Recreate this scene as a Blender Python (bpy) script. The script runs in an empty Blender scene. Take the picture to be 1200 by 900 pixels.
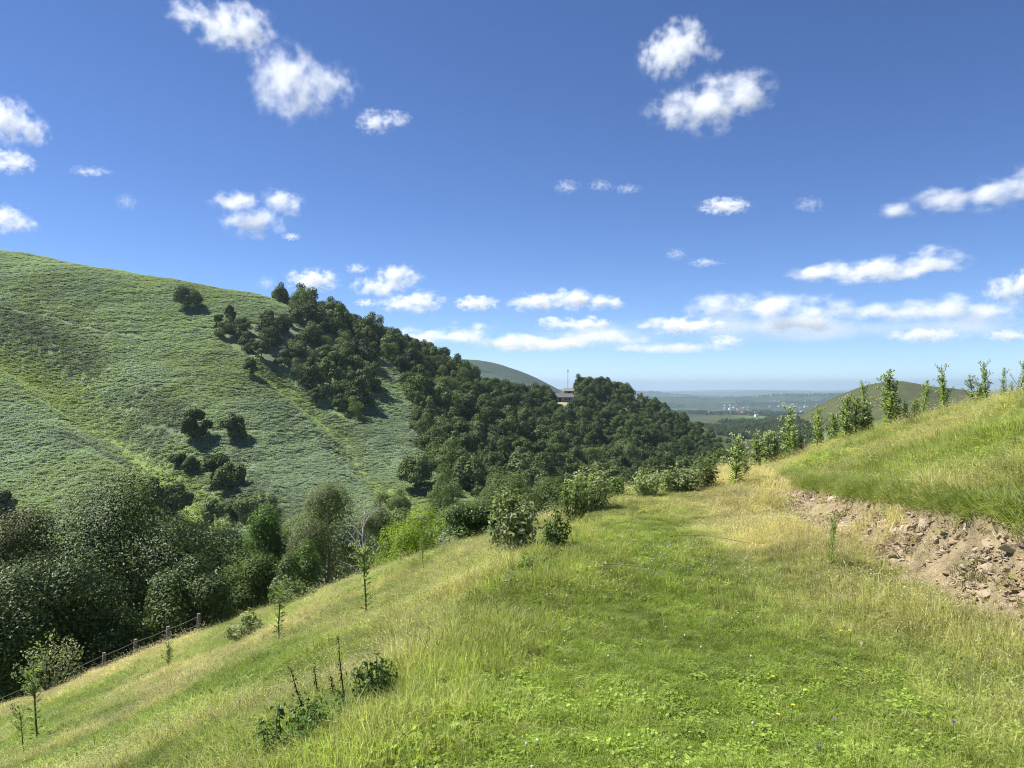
import bpy, bmesh, math, random
import numpy as np
from mathutils import Vector, Matrix, Euler

SC = bpy.context.scene
COL = SC.collection
R = math.radians
HAZE = 6.2e-5
F = 900.0                     # focal length of the photograph, in its own 1200 px wide frame

# ------------------------------------------------------------------ noise
def _hash(ix, iy, seed):
    h = (ix.astype(np.int64) * 374761393 + iy.astype(np.int64) * 668265263 + seed * 1442695041) & 0xFFFFFFFF
    h = ((h ^ (h >> 13)) * 1274126177) & 0xFFFFFFFF
    h = (h ^ (h >> 16)) & 0xFFFFFFFF
    return h.astype(np.float64) / 4294967295.0

def vnoise(x, y, seed=0):
    x = np.asarray(x, float); y = np.asarray(y, float)
    ix = np.floor(x); iy = np.floor(y)
    fx = x - ix; fy = y - iy
    fx = fx * fx * fx * (fx * (fx * 6 - 15) + 10); fy = fy * fy * fy * (fy * (fy * 6 - 15) + 10)
    a = _hash(ix, iy, seed); b = _hash(ix + 1, iy, seed)
    c = _hash(ix, iy + 1, seed); d = _hash(ix + 1, iy + 1, seed)
    return (a * (1 - fx) + b * fx) * (1 - fy) + (c * (1 - fx) + d * fx) * fy

def fbm(x, y, scale, octaves=4, seed=0, gain=0.5):
    """zero-centred, about -1..1; scale is the largest wavelength in metres"""
    t = 0; amp = 1; tot = 0
    x = np.asarray(x, float); y = np.asarray(y, float)
    for o in range(octaves):
        c, s = math.cos(o * 1.3 + seed), math.sin(o * 1.3 + seed)
        t = t + amp * (vnoise((x * c - y * s) / scale + o * 17.3, (x * s + y * c) / scale - o * 9.1, seed + o * 31) * 2 - 1)
        tot += amp; amp *= gain; scale *= 0.5
    return t / tot * 1.6

def sstep(a, b, x):
    t = np.clip((np.asarray(x, float) - a) / (b - a), 0, 1)
    return t * t * (3 - 2 * t)

def softplus(x, s):
    x = np.asarray(x, float)
    return s * np.logaddexp(0, x / s)

# ------------------------------------------------------------------ terrain
def pchip(xk, yk, xq):
    """monotone cubic; yk may be (n,) or (n, m)"""
    xk = np.asarray(xk, float); yk = np.asarray(yk, float)
    one = yk.ndim == 1
    if one: yk = yk[:, None]
    h = np.diff(xk)[:, None]; d = np.diff(yk, axis=0) / h
    m = np.zeros_like(yk)
    m[0] = d[0]; m[-1] = d[-1]
    for i in range(1, len(xk) - 1):
        w1 = 2 * h[i] + h[i - 1]; w2 = h[i] + 2 * h[i - 1]
        ok = d[i - 1] * d[i] > 0
        with np.errstate(divide='ignore', invalid='ignore'):
            v = (w1 + w2) / (w1 / d[i - 1] + w2 / d[i])
        m[i] = np.where(ok, v, 0)
    xq = np.clip(np.asarray(xq, float), xk[0], xk[-1])
    i = np.clip(np.searchsorted(xk, xq) - 1, 0, len(xk) - 2)
    hh = (xk[i + 1] - xk[i]); t = ((xq - xk[i]) / hh)[:, None]; hh = hh[:, None]
    r = (yk[i] * (1 + 2 * t) * (1 - t) ** 2 + m[i] * hh * t * (1 - t) ** 2 +
         yk[i + 1] * t * t * (3 - 2 * t) + m[i + 1] * hh * t * t * (t - 1))
    return r[:, 0] if one else r

FAR = {3000: 488, 4200: 484.5, 5500: 480, 7000: 471, 8200: 465.5, 10000: 470, 13000: 460.5, 16500: 463, 26000: 459, 60000: 457}
# survey of the hills: for each bearing (given as a column of the photograph), distance along the view -> elevation
SURVEY = {
    -900: {22: 1400, 60: 1150, 120: 950, 200: 700, 300: 450, 420: 290, 600: 260, 1000: 330, 2000: 430},
    -300: {28: 1020, 45: 985, 60: 960, 100: 880, 150: 780, 200: 640, 260: 510, 330: 390, 420: 285, 500: 275, 600: 300, 1000: 390, 2000: 445},
    0: {30: 890, 45: 893, 60: 880, 90: 850, 130: 780, 165: 690, 200: 610, 250: 515, 310: 415, 370: 333, 420: 291, 500: 298, 600: 330, 1000: 400, 2000: 450},
    100: {30: 845, 45: 852, 60: 845, 90: 815, 130: 745, 165: 670, 200: 605, 250: 515, 310: 422, 370: 344, 415: 306, 500: 314, 600: 345, 1000: 410, 2000: 450},
    200: {28: 796, 45: 822, 60: 826, 90: 802, 130: 735, 165: 665, 200: 600, 250: 515, 310: 430, 365: 358, 405: 327, 500: 335, 600: 360, 1000: 420, 2000: 450},
    300: {25: 752, 40: 790, 60: 800, 90: 780, 130: 715, 165: 655, 200: 595, 250: 520, 310: 442, 360: 378, 395: 347, 480: 352, 600: 380, 1000: 425, 2000: 450},
    400: {22: 712, 40: 755, 60: 770, 90: 745, 130: 700, 165: 650, 200: 600, 250: 545, 310: 482, 360: 420, 390: 389, 460: 388, 600: 410, 1000: 435, 2000: 450},
    480: {20: 676, 40: 720, 60: 735, 90: 712, 130: 682, 165: 650, 200: 610, 250: 560, 310: 500, 360: 450, 405: 418, 460: 414, 560: 425, 700: 440, 1000: 445, 2000: 440, 2600: 430},
    560: {18: 648, 40: 690, 60: 697, 90: 688, 130: 667, 165: 645, 200: 615, 250: 575, 310: 530, 360: 496, 410: 466, 450: 455, 520: 458, 700: 470, 1000: 472, 1500: 452, 2200: 429, 2600: 419, 3200: 432, 4000: 455},
    620: {16: 630, 40: 672, 60: 676, 90: 667, 130: 655, 165: 640, 200: 622, 250: 592, 310: 555, 370: 518, 430: 490, 490: 475, 560: 476, 700: 485, 1000: 485, 1500: 465, 2200: 444, 2600: 436, 3200: 446, 4000: 460},
    680: {16: 606, 40: 655, 60: 657, 100: 650, 150: 635, 200: 620, 260: 598, 320: 570, 380: 537, 440: 505, 500: 475, 555: 454, 600: 455, 700: 480, 1000: 490, 1500: 480, 2600: 470, 3200: 472},
    760: {18: 590, 40: 645, 60: 645, 100: 637, 150: 625, 200: 615, 260: 600, 320: 580, 380: 555, 440: 530, 500: 505, 560: 483, 610: 469, 670: 472, 800: 492, 1000: 500, 1500: 498, 3000: 488},
    850: {20: 590, 40: 640, 60: 640, 100: 630, 150: 620, 200: 612, 260: 602, 320: 590, 380: 575, 440: 560, 500: 545, 560: 530, 620: 517, 660: 511, 720: 520, 800: 530, 1000: 522, 1500: 508, 3000: 488},
    900: {28: 580, 45: 640, 60: 640, 100: 630, 200: 615, 320: 595, 440: 575, 560: 556, 660: 543, 800: 536, 1000: 525, 1200: 514, 1500: 502, 2000: 497, 3000: 489},
    960: {28: 550, 45: 610, 60: 630, 100: 620, 200: 600, 320: 585, 440: 565, 560: 550, 700: 537, 900: 514, 1100: 489, 1300: 473, 1500: 480, 2000: 488, 3000: 487},
    1040: {28: 530, 45: 590, 60: 600, 100: 600, 200: 590, 320: 575, 440: 560, 560: 545, 700: 527, 900: 500, 1100: 465, 1250: 446, 1400: 449, 1700: 470, 2000: 480, 3000: 484},
    1140: {22: 510, 45: 570, 60: 580, 100: 590, 200: 585, 320: 570, 440: 555, 560: 540, 700: 525, 900: 503, 1100: 477, 1300: 459, 1500: 462, 2000: 475, 3000: 481},
    1250: {20: 500, 45: 550, 60: 560, 100: 575, 200: 575, 440: 550, 700: 522, 900: 502, 1100: 482, 1300: 468, 1500: 471, 3000: 481},
    1700: {20: 440, 60: 490, 100: 520, 200: 530, 440: 520, 700: 500, 1000: 480, 3000: 478},
    2300: {20: 420, 60: 470, 100: 510, 200: 520, 440: 510, 700: 500, 1000: 480, 3000: 478},
}
LN0, LN1, NLN = math.log(15.0), math.log(60000.0), 520
_ln = np.linspace(LN0, LN1, NLN)
_cols = sorted(SURVEY)
_tab = []
for _c in _cols:
    _d = dict(FAR); _d.update(SURVEY[_c])
    _k = sorted(_d)
    _tab.append(pchip(np.log(_k), [_d[q] for q in _k], _ln))
_tab = np.array(_tab)                                   # (ncols, NLN)
_pxg = np.arange(-900, 2301, 10.0)
_tab = pchip(_cols, _tab, _pxg)                         # (len(pxg), NLN)
def _blur(a, n, ax):
    k = np.exp(-0.5 * (np.arange(-3 * n, 3 * n + 1) / n) ** 2); k /= k.sum()
    p = [(0, 0), (0, 0)]; p[ax] = (3 * n, 3 * n)
    b = np.pad(a, p, mode='edge')
    return np.apply_along_axis(lambda v: np.convolve(v, k, mode='valid'), ax, b)
_tab = _blur(_blur(_tab, 2, 0), 2, 1)

def mid_e(x, y):
    px = np.clip(600 + F * x / y, -900, 2299); l = np.clip(np.log(y), LN0, LN1 - 1e-6)
    u = (px + 900) / 10.0; v = (l - LN0) / (LN1 - LN0) * (NLN - 1)
    i = np.minimum(u.astype(int), len(_pxg) - 2); j = np.minimum(v.astype(int), NLN - 2)
    fu = u - i; fv = v - j
    return (_tab[i, j] * (1 - fu) * (1 - fv) + _tab[i + 1, j] * fu * (1 - fv) +
            _tab[i, j + 1] * (1 - fu) * fv + _tab[i + 1, j + 1] * fu * fv)

# dry gullies on the bracken hill, as points (bearing column, elevation row, distance)
def P3(px, py, y): return np.array([(px - 600) / F * y, y, (450 - py) / F * y])
GULLIES = [([(-40, 385, 330), (60, 425, 303), (130, 488, 266), (200, 545, 233), (262, 603, 198)], 9.0, 13.0),
           ([(330, 425, 315), (400, 490, 288), (440, 545, 250), (500, 600, 205)], 4.0, 9.0)]
def seg_dist(x, y, pts):
    best = np.full(np.shape(x), 1e9); side = np.zeros(np.shape(x))
    for a, b in zip(pts[:-1], pts[1:]):
        dx, dy = b[0] - a[0], b[1] - a[1]; L2 = dx * dx + dy * dy
        t = np.clip(((x - a[0]) * dx + (y - a[1]) * dy) / L2, 0, 1)
        d = np.hypot(x - a[0] - t * dx, y - a[1] - t * dy)
        s = np.sign((x - a[0]) * dy - (y - a[1]) * dx)
        side = np.where(d < best, s, side); best = np.minimum(best, d)
    return best, side
GPTS = [[P3(*p)[:2] for p in g[0]] for g in GULLIES]

def track_edges(y):
    yl = np.minimum(y, 16.0)
    xo = -1.6 + 0.235 * np.minimum(y, 22)
    xt = 3.35 + 0.0075 * yl ** 2 + 0.22 * np.maximum(y - 16, 0)
    return xo, xt
def brk(t):
    return np.interp(t, [-1.5, -.667, -.444, -.222, -.111, 0, .111, .2, .26, .30, .333, .444, .55, .667, .9, 1.5],
                     [26, 26, 23.5, 21, 18.2, 14.3, 12.6, 14.5, 17, 22, 25, 24, 20, 16, 14.5, 14])
BANK_W = 0.55
def near_z(x, y):
    xo, xt = track_edges(y)
    xt = xt + 0.18 * fbm(x * 0 + y, y * 0, 1.7, 3, 5)
    zt = -1.65 - 0.03 * np.clip(y, -6, 30)
    left = 0.42 * softplus(xo - x, 0.45) - 0.42 * softplus(xo - xt, 0.45)
    z_tr = zt - left + 0.03 * softplus(x - xo - 1.2, 0.4)
    xb = xt + BANK_W
    zb = -1.10 - 0.095 * (np.clip(y, -6, 30) - 6.4)
    z_up = zb + 0.335 * (x - xb)
    s = np.clip((x - xt) / BANK_W, 0, 1)
    prof = np.where(s < .85, 0.62 * (s / .85) ** 1.25, 0.62 + 0.38 * ((s - .85) / .15))
    fade = sstep(20.5, 16.5, y)                             # the cutting runs out further along
    prof = prof * fade + sstep(0, 1, (x - xt + 1.2) / (BANK_W + 2.4)) * (1 - fade)
    z = z_tr * (1 - prof) + z_up * prof
    t = x / np.maximum(y, 0.3)
    d = np.maximum(y - brk(t), 0)
    z = z - 0.012 * d ** 2 / (1 + 0.03 * d)
    return z
def bank_s(x, y):
    xo, xt = track_edges(y)
    xt = xt + 0.18 * fbm(x * 0 + y, y * 0, 1.7, 3, 5)
    return (x - xt) / BANK_W
def soil_mask(x, y):
    s = bank_s(x, y)
    n = fbm(x, y, 1.1, 4, 77)
    m = sstep(-.95, -.2, s + 0.75 * n) * sstep(1.16, 1.02, s)
    along = sstep(3.0, 3.6, y) * sstep(18.6, 15.6, y)
    gap = np.exp(-((y - 8.6) / 0.5) ** 2) * 0.25          # grass bridges the cut between the two scars
    talus = sstep(.25, .75, fbm(x, y, .9, 3, 12)) * sstep(-3.6, -.8, s) * sstep(0.2, -.3, s) * sstep(14, 5, y) * .5
    return np.clip(np.maximum(m * (1 - gap), talus) * along, 0, 1)

def ground_z(x, y):
    x = np.asarray(x, float); y = np.asarray(y, float)
    yy = np.maximum(y, 0.5)
    zn = near_z(x, y)
    t = x / yy
    b = brk(t)
    w = np.where(y > 2, sstep(b + 1.0, b + 13.0, y), 0)
    ym = np.maximum(yy, 15.0)
    zm = (450 - mid_e(x, ym)) / F * ym
    amp = sstep(45, 120, y)
    n1 = (fbm(x, y, 42, 4, 3) * 1.3 + fbm(x, y, 95, 2, 4) * 2.2 * sstep(150, 220, y)) * amp * sstep(4000, 1200, y)
    n2 = fbm(x, y, 7, 3, 9) * 0.35 * amp * sstep(1500, 500, y)
    n3 = fbm(x, y, 2600, 4, 21) * 115 * sstep(3600, 8000, y) * sstep(40000, 16000, y) + fbm(x, y, 300, 4, 22) * 9 * sstep(1400, 2400, y) * sstep(16000, 6000, y)
    # soft terraces trodden across the open hill
    tr = np.sin((zm + 3 * fbm(x, y, 60, 2, 8)) * 1.5) * 0.16 * sstep(120, 180, y) * sstep(600, 420, y)
    g = 0
    for pts, dep, wid in zip(GPTS, [q[1] for q in GULLIES], [q[2] for q in GULLIES]):
        d, sd = seg_dist(x, y, pts)
        g = g - dep * np.exp(-(d / wid) ** 2) + dep * .42 * np.exp(-((d - wid * 1.5) / (wid * .75)) ** 2) * (sd > 0)
    micro = fbm(x, y, 1.6, 3, 41) * 0.05 + fbm(x, y, .35, 2, 42) * 0.015
    zmid = zm + n1 + n2 + n3 + tr + g
    return (zn + micro * sstep(60, 30, y)) * (1 - w) + zmid * w
def gz(x, y): return float(ground_z(np.array([float(x)]), np.array([float(y)]))[0])
def at(px, y): return (px - 600) / F * y
def on_ground(px, py, y0=3.0, y1=2500.0):
    """first point of the terrain met by the line of sight through a point of the photograph"""
    ys = np.exp(np.linspace(math.log(y0), math.log(y1), 1500))
    xs = (px - 600) / F * ys
    d = (450 - py) / F * ys - ground_z(xs, ys)
    k = np.argmax(d < 0)
    if not (d < 0).any(): return None
    return xs[k], ys[k], ys[k] * (450 - py) / F

# ------------------------------------------------------------------ mesh helpers
def new_mesh(name, v, quads=None, tris=None, mats=(), attrs=None, mat_idx=None, smooth=False):
    v = np.asarray(v, np.float32)
    me = bpy.data.meshes.new(name)
    me.vertices.add(len(v)); me.vertices.foreach_set('co', v.ravel())
    q = np.zeros((0, 4), np.int32) if quads is None or len(quads) == 0 else np.asarray(quads, np.int32)
    t = np.zeros((0, 3), np.int32) if tris is None or len(tris) == 0 else np.asarray(tris, np.int32)
    nl = q.size + t.size
    me.loops.add(nl); me.polygons.add(len(q) + len(t))
    me.loops.foreach_set('vertex_index', np.concatenate([q.ravel(), t.ravel()]).astype(np.int32))
    st = np.concatenate([np.arange(len(q)) * 4, q.size + np.arange(len(t)) * 3]).astype(np.int32)
    me.polygons.foreach_set('loop_start', st)
    if mat_idx is not None: me.polygons.foreach_set('material_index', np.asarray(mat_idx, np.int32))
    me.polygons.foreach_set('use_smooth', np.full(len(st), smooth))
    for m in mats: me.materials.append(m)
    for k, (dom, val) in (attrs or {}).items():
        val = np.asarray(val, np.float32)
        if val.ndim == 1:
            a = me.attributes.new(k, 'FLOAT', dom); a.data.foreach_set('value', val)
        else:
            a = me.attributes.new(k, 'FLOAT_COLOR', dom)
            a.data.foreach_set('color', np.concatenate([val, np.ones((len(val), 1), np.float32)], 1).ravel())
    me.update(calc_edges=True)
    return me
def add(name, me, parent=None, loc=None, rz=None, scale=None, **props):
    o = bpy.data.objects.new(name, me); COL.objects.link(o)
    if parent is not None: o.parent = parent
    if loc is not None: o.location = loc
    if rz is not None: o.rotation_euler = (0, 0, rz)
    if scale is not None: o.scale = scale if hasattr(scale, '__len__') else (scale,) * 3
    for k, val in props.items():
        if val is not None: o[k] = val
    return o
class Geo:
    """collects quads and triangles with a per-face random value and a material slot"""
    def __init__(s): s.v = []; s.q = []; s.t = []; s.qr = []; s.tr = []; s.qm = []; s.tm = []; s.n = 0
    def put(s, v, q=None, t=None, rq=None, rt=None, m=0):
        v = np.asarray(v, float)
        s.v.append(v)
        if q is not None and len(q):
            q = np.asarray(q, int); s.q.append(q + s.n); s.qr.append(np.full(len(q), .5) if rq is None else np.asarray(rq, float)); s.qm.append(np.full(len(q), m))
        if t is not None and len(t):
            t = np.asarray(t, int); s.t.append(t + s.n); s.tr.append(np.full(len(t), .5) if rt is None else np.asarray(rt, float)); s.tm.append(np.full(len(t), m))
        s.n += len(v)
    def mesh(s, name, mats, smooth=False):
        c = lambda a, w: np.concatenate(a) if a else np.zeros((0, w) if w else (0,))
        return new_mesh(name, c(s.v, 3), c(s.q, 4).astype(int), c(s.t, 3).astype(int), mats,
                        {'rnd': ('FACE', np.concatenate([c(s.qr, 0), c(s.tr, 0)]))},
                        np.concatenate([c(s.qm, 0), c(s.tm, 0)]).astype(int), smooth)
def tube(g, pts, rad, sides=6, m=0, rnd=.5):
    pts = np.asarray(pts, float); n = len(pts)
    rad = np.broadcast_to(np.asarray(rad, float), (n,))
    T = np.gradient(pts, axis=0); T /= np.linalg.norm(T, axis=1)[:, None] + 1e-9
    ref = np.array([0.31, 0.95, 0.07]); U = np.cross(T, ref); U /= np.linalg.norm(U, axis=1)[:, None] + 1e-9
    W = np.cross(T, U)
    a = np.arange(sides) / sides * 2 * math.pi
    v = (pts[:, None, :] + rad[:, None, None] * (np.cos(a)[None, :, None] * U[:, None, :] + np.sin(a)[None, :, None] * W[:, None, :])).reshape(-1, 3)
    q = []
    for i in range(n - 1):
        for j in range(sides):
            k = (j + 1) % sides
            q.append((i * sides + j, i * sides + k, (i + 1) * sides + k, (i + 1) * sides + j))
    v = np.concatenate([v, pts[-1:], pts[:1]])
    top = [((n - 1) * sides + j, (n - 1) * sides + (j + 1) % sides, n * sides) for j in range(sides)]
    bot = [((j + 1) % sides, j, n * sides + 1) for j in range(sides)]
    g.put(v, q, top + bot, np.full(len(q), rnd), np.full(2 * sides, rnd), m)
def leaves(g, c, nrm, size, aspect, rng, m=0, rnd=None, fold=0.0, updir=None, droop=0):
    """one four-cornered leaf (pointed at both ends) per centre"""
    c = np.asarray(c, float); n = len(c)
    nrm = np.asarray(nrm, float); nrm = nrm / (np.linalg.norm(nrm, axis=1)[:, None] + 1e-9)
    r = rng.normal(size=(n, 3)) if updir is None else np.asarray(updir, float) + rng.normal(size=(n, 3)) * .15
    U = r - (r * nrm).sum(1)[:, None] * nrm; U /= np.linalg.norm(U, axis=1)[:, None] + 1e-9
    W = np.cross(nrm, U)
    s = np.broadcast_to(np.asarray(size, float), (n,))[:, None]
    a = c - U * s * .5; b = c + W * s * aspect * .5 + nrm * s * fold; d = c - W * s * aspect * .5 + nrm * s * fold; e = c + U * s * .5
    e = e + np.array([0, 0, -1.0]) * s * droop
    v = np.stack([a, b, e, d], 1).reshape(-1, 3)
    q = np.arange(4 * n).reshape(n, 4)
    g.put(v, q, None, rng.random(n) if rnd is None else rnd, None, m)
# ------------------------------------------------------------------ materials
class NT:
    def __init__(s, m):
        s.t = m.node_tree; s.n = s.t.nodes; s.l = s.t.links
    def new(s, typ, **kw):
        n = s.n.new(typ)
        for k, v in kw.items():
            if k in ('operation', 'data_type', 'blend_type', 'attribute_name', 'attribute_type', 'noise_dimensions', 'feature', 'musgrave_type', 'sky_type', 'vector_type', 'clamp', 'use_clamp', 'distance', 'noise_type', 'normalize'):
                setattr(n, k, v)
            else:
                k2 = int(k[1:]) if k[0] == 'i' and k[1:].isdigit() else k.replace('_', ' ')
                s.set(n, k2, v)
        return n
    def set(s, n, k, v):
        inp = n.inputs[k]
        if hasattr(v, 'is_output'): s.l.new(v, inp)
        elif hasattr(v, 'outputs'): s.l.new(v.outputs[0], inp)
        else: inp.default_value = v
    def math(s, op, a, b=0.0, c=0.0, clamp=False):
        n = s.n.new('ShaderNodeMath'); n.operation = op; n.use_clamp = clamp
        for i, v in enumerate((a, b, c)):
            if i < len(n.inputs): s.set(n, i, v)
        return n.outputs[0]
    def mix(s, f, a, b, mode='MIX'):
        n = s.n.new('ShaderNodeMix'); n.data_type = 'RGBA'; n.blend_type = mode
        s.set(n, 0, f); s.set(n, 6, a); s.set(n, 7, b)
        return n.outputs[2]
    def ramp(s, f, stops):
        n = s.n.new('ShaderNodeValToRGB'); s.set(n, 0, f)
        cr = n.color_ramp
        while len(cr.elements) > 1: cr.elements.remove(cr.elements[0])
        cr.elements[0].position = stops[0][0]; cr.elements[0].color = stops[0][1]
        for p, c in stops[1:]:
            e = cr.elements.new(p); e.color = c
        return n.outputs[0]
    def noise(s, vec, scale, detail=3, rough=.55):
        n = s.n.new('ShaderNodeTexNoise'); s.set(n, 'Vector', vec); n.inputs['Scale'].default_value = scale
        n.inputs['Detail'].default_value = detail; n.inputs['Roughness'].default_value = rough
        return n.outputs[0]
    def attr(s, name, typ='GEOMETRY'):
        n = s.n.new('ShaderNodeAttribute'); n.attribute_name = name; n.attribute_type = typ
        return n
def rgb(*c): return (c[0], c[1], c[2], 1)
def material(name):
    m = bpy.data.materials.new(name); m.use_nodes = True
    nt = NT(m); nt.n.clear()
    out = nt.n.new('ShaderNodeOutputMaterial')
    return m, nt, out
def simple(name, col, rough=.8, var=.25, scale=8.0, spec=.3, metal=0):
    m, nt, out = material(name)
    co = nt.n.new('ShaderNodeTexCoord')
    f = nt.noise(co.outputs['Object'], scale)
    c = nt.mix(f, rgb(*[v * (1 - var) for v in col]), rgb(*[v * (1 + var) for v in col]))
    p = nt.new('ShaderNodeBsdfPrincipled', Base_Color=c, Roughness=rough, Metallic=metal); p.inputs['Specular IOR Level'].default_value = spec
    nt.l.new(p.outputs[0], out.inputs[0])
    return m
def leaf_mat(name, a, b, trans=.3, rough=.5, spec=.35, objvar=.25, tint=None, inst=False, tipc=None):
    """a..b: the range over the leaves of one plant; tint: what some whole plants lean towards"""
    m, nt, out = material(name)
    r = nt.attr('rnd').outputs['Fac']
    c = nt.mix(r, rgb(*a), rgb(*b))
    if inst:
        ia = nt.attr('tint', 'INSTANCER').outputs['Fac']
        c = nt.mix(ia, c, nt.mix(r, rgb(*tint[0]), rgb(*tint[1])))
        ib = nt.attr('bright', 'INSTANCER').outputs['Fac']
        hs = nt.new('ShaderNodeHueSaturation', Color=c, Value=ib)
        c = hs.outputs[0]
    else:
        oi = nt.n.new('ShaderNodeObjectInfo')
        if tint is not None:
            f = nt.math('MULTIPLY', nt.math('POWER', oi.outputs['Random'], 2.0), .75)
            c = nt.mix(f, c, nt.mix(r, rgb(*tint[0]), rgb(*tint[1])))
        k = nt.math('MULTIPLY_ADD', nt.math('FRACT', nt.math('MULTIPLY', oi.outputs['Random'], 7.31)), 2 * objvar, 1 - objvar)
        hs = nt.new('ShaderNodeHueSaturation', Color=c, Value=k)
        c = hs.outputs[0]
    p = nt.new('ShaderNodeBsdfPrincipled', Base_Color=c, Roughness=rough); p.inputs['Specular IOR Level'].default_value = spec
    tr = nt.new('ShaderNodeBsdfTranslucent', Color=nt.mix(1.0, c, rgb(1.5, 1.6, .8), 'MULTIPLY'))
    mx = nt.new('ShaderNodeMixShader', i0=trans); nt.l.new(p.outputs[0], mx.inputs[1]); nt.l.new(tr.outputs[0], mx.inputs[2])
    nt.l.new(mx.outputs[0], out.inputs[0])
    return m
# ------------------------------------------------------------------ the ground sheets (one height function, shared edges)
MEADOW_END, HILL_END = 70.0, 950.0
def steps(a, b, r): 
    n = int(math.ceil(math.log(b / a) / math.log(1 + r)))
    return np.exp(np.linspace(math.log(a), math.log(b), n + 1))
_tt = np.concatenate([np.linspace(-2.3, -.80, 60)[:-1], np.linspace(-.80, .80, 760), np.linspace(.80, 2.0, 50)[1:]])
def fan(y0, y1, r):
    ys = steps(y0, y1, r)
    X = _tt[None, :] * ys[:, None]; Y = np.repeat(ys[:, None], len(_tt), 1)
    Z = ground_z(X, Y)
    n, m = X.shape
    i = np.arange(n - 1)[:, None] * m + np.arange(m - 1)[None, :]
    q = np.stack([i, i + 1, i + m + 1, i + m], -1).reshape(-1, 4)
    return np.stack([X, Y, Z], -1).reshape(-1, 3), q, X.ravel(), Y.ravel(), Z.ravel()

# meadow material
M_MEADOW, nt, out = material('meadow_turf')
geo = nt.n.new('ShaderNodeNewGeometry')
pos = geo.outputs['Position']
soil = nt.attr('soil').outputs['Fac']; dry = nt.attr('dry').outputs['Fac']
gfine = nt.noise(pos, 9.0, 5, .7)
green = nt.mix(gfine, rgb(.07, .10, .02), rgb(.15, .185, .045))
straw = nt.mix(gfine, rgb(.085, .075, .030), rgb(.21, .18, .085))
turf = nt.mix(dry, green, straw)
s1 = nt.noise(pos, 5.0, 6, .7); s2 = nt.noise(pos, 34.0, 4, .7)
earth = nt.ramp(s1, [(.28, rgb(.095, .072, .040)), (.45, rgb(.22, .17, .095)), (.62, rgb(.36, .285, .16)), (.8, rgb(.50, .42, .26))])
earth = nt.mix(nt.math('MULTIPLY', s2, .6), earth, rgb(.31, .255, .16))
colr = nt.mix(soil, turf, earth)
bp = nt.new('ShaderNodeBump', Strength=.9, Distance=.04, Height=nt.math('ADD', nt.math('MULTIPLY', s1, 1.5), s2))
p = nt.new('ShaderNodeBsdfPrincipled', Base_Color=colr, Roughness=.95, Normal=bp.outputs[0]); p.inputs['Specular IOR Level'].default_value = .15
nt.l.new(p.outputs[0], out.inputs[0])

# bracken hillside material
M_HILL, nt, out = material('bracken_hillside')
pos = nt.n.new('ShaderNodeNewGeometry').outputs['Position']
base = nt.attr('tone').outputs['Color']
f1 = nt.noise(pos, .9, 5, .75); f2 = nt.noise(pos, .16, 4, .6)
c = nt.mix(nt.math('MULTIPLY', f1, .9), nt.mix(1.0, base, rgb(.45, .5, .45), 'MULTIPLY'), nt.mix(1.0, base, rgb(1.55, 1.5, 1.5), 'MULTIPLY'))
c = nt.mix(nt.math('MULTIPLY', f2, .2), c, rgb(.075, .085, .03))
bp = nt.new('ShaderNodeBump', Strength=.8, Distance=.6, Height=f1)
p = nt.new('ShaderNodeBsdfPrincipled', Base_Color=c, Roughness=.9, Normal=bp.outputs[0]); p.inputs['Specular IOR Level'].default_value = .1
nt.l.new(p.outputs[0], out.inputs[0])

# far country material: heath on the hills, fields and woods on the plain
M_FAR, nt, out = material('far_country')
pos = nt.n.new('ShaderNodeNewGeometry').outputs['Position']
base = nt.attr('tone').outputs['Color']
f1 = nt.noise(pos, .05, 6, .7); f2 = nt.noise(pos, .0035, 5, .65)
c = nt.mix(nt.math('MULTIPLY', f1, .8), nt.mix(1.0, base, rgb(.5, .52, .5), 'MULTIPLY'), nt.mix(1.0, base, rgb(1.4, 1.4, 1.35), 'MULTIPLY'))
wood = nt.math('MULTIPLY', nt.ramp(f2, [(.47, rgb(0, 0, 0)), (.53, rgb(1, 1, 1))]), nt.attr('plain').outputs['Fac'])
c = nt.mix(wood, c, rgb(.022, .035, .014))
bp = nt.new('ShaderNodeBump', Strength=.8, Distance=9.0, Height=f1)
p = nt.new('ShaderNodeBsdfPrincipled', Base_Color=c, Roughness=.95, Normal=bp.outputs[0]); p.inputs['Specular IOR Level'].default_value = .1
nt.l.new(p.outputs[0], out.inputs[0])

def dryness(x, y):
    xo, xt = track_edges(y)
    n = fbm(x, y, 2.2, 4, 51); n2 = fbm(x, y, 6.0, 3, 52)
    on_track = sstep(.2, 1.2, x - xo) * sstep(xt - .4, xt - 1.6, x)
    right = sstep(-2.3, -.7, x - xt) * sstep(1.0, .3, x - xt)
    upper = sstep(.2, .8, x - xt)
    left = sstep(.3, -1.5, x - xo)
    d = .16 + .1 * n - .1 * on_track * (1 + n) + right * (.62 + .34 * n) + left * (.22 + .30 * n + .22 * n2) + upper * (.20 + .28 * n + .14 * n2)
    edge = sstep(-4, 1, y - brk(x / np.maximum(y, .5)))
    d = d + edge * .16 + sstep(7, 13, y) * .25 * (1 - upper) * (1 - left) * sstep(-.4, .6, n2 + (x - xo) * .15)
    return np.clip(d, 0, 1)

v, q, X, Y, Z = fan(0.6, MEADOW_END, .0125)
me = new_mesh('meadow', v, q, None, [M_MEADOW], {'soil': ('POINT', soil_mask(X, Y)), 'dry': ('POINT', dryness(X, Y))}, smooth=True)
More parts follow.
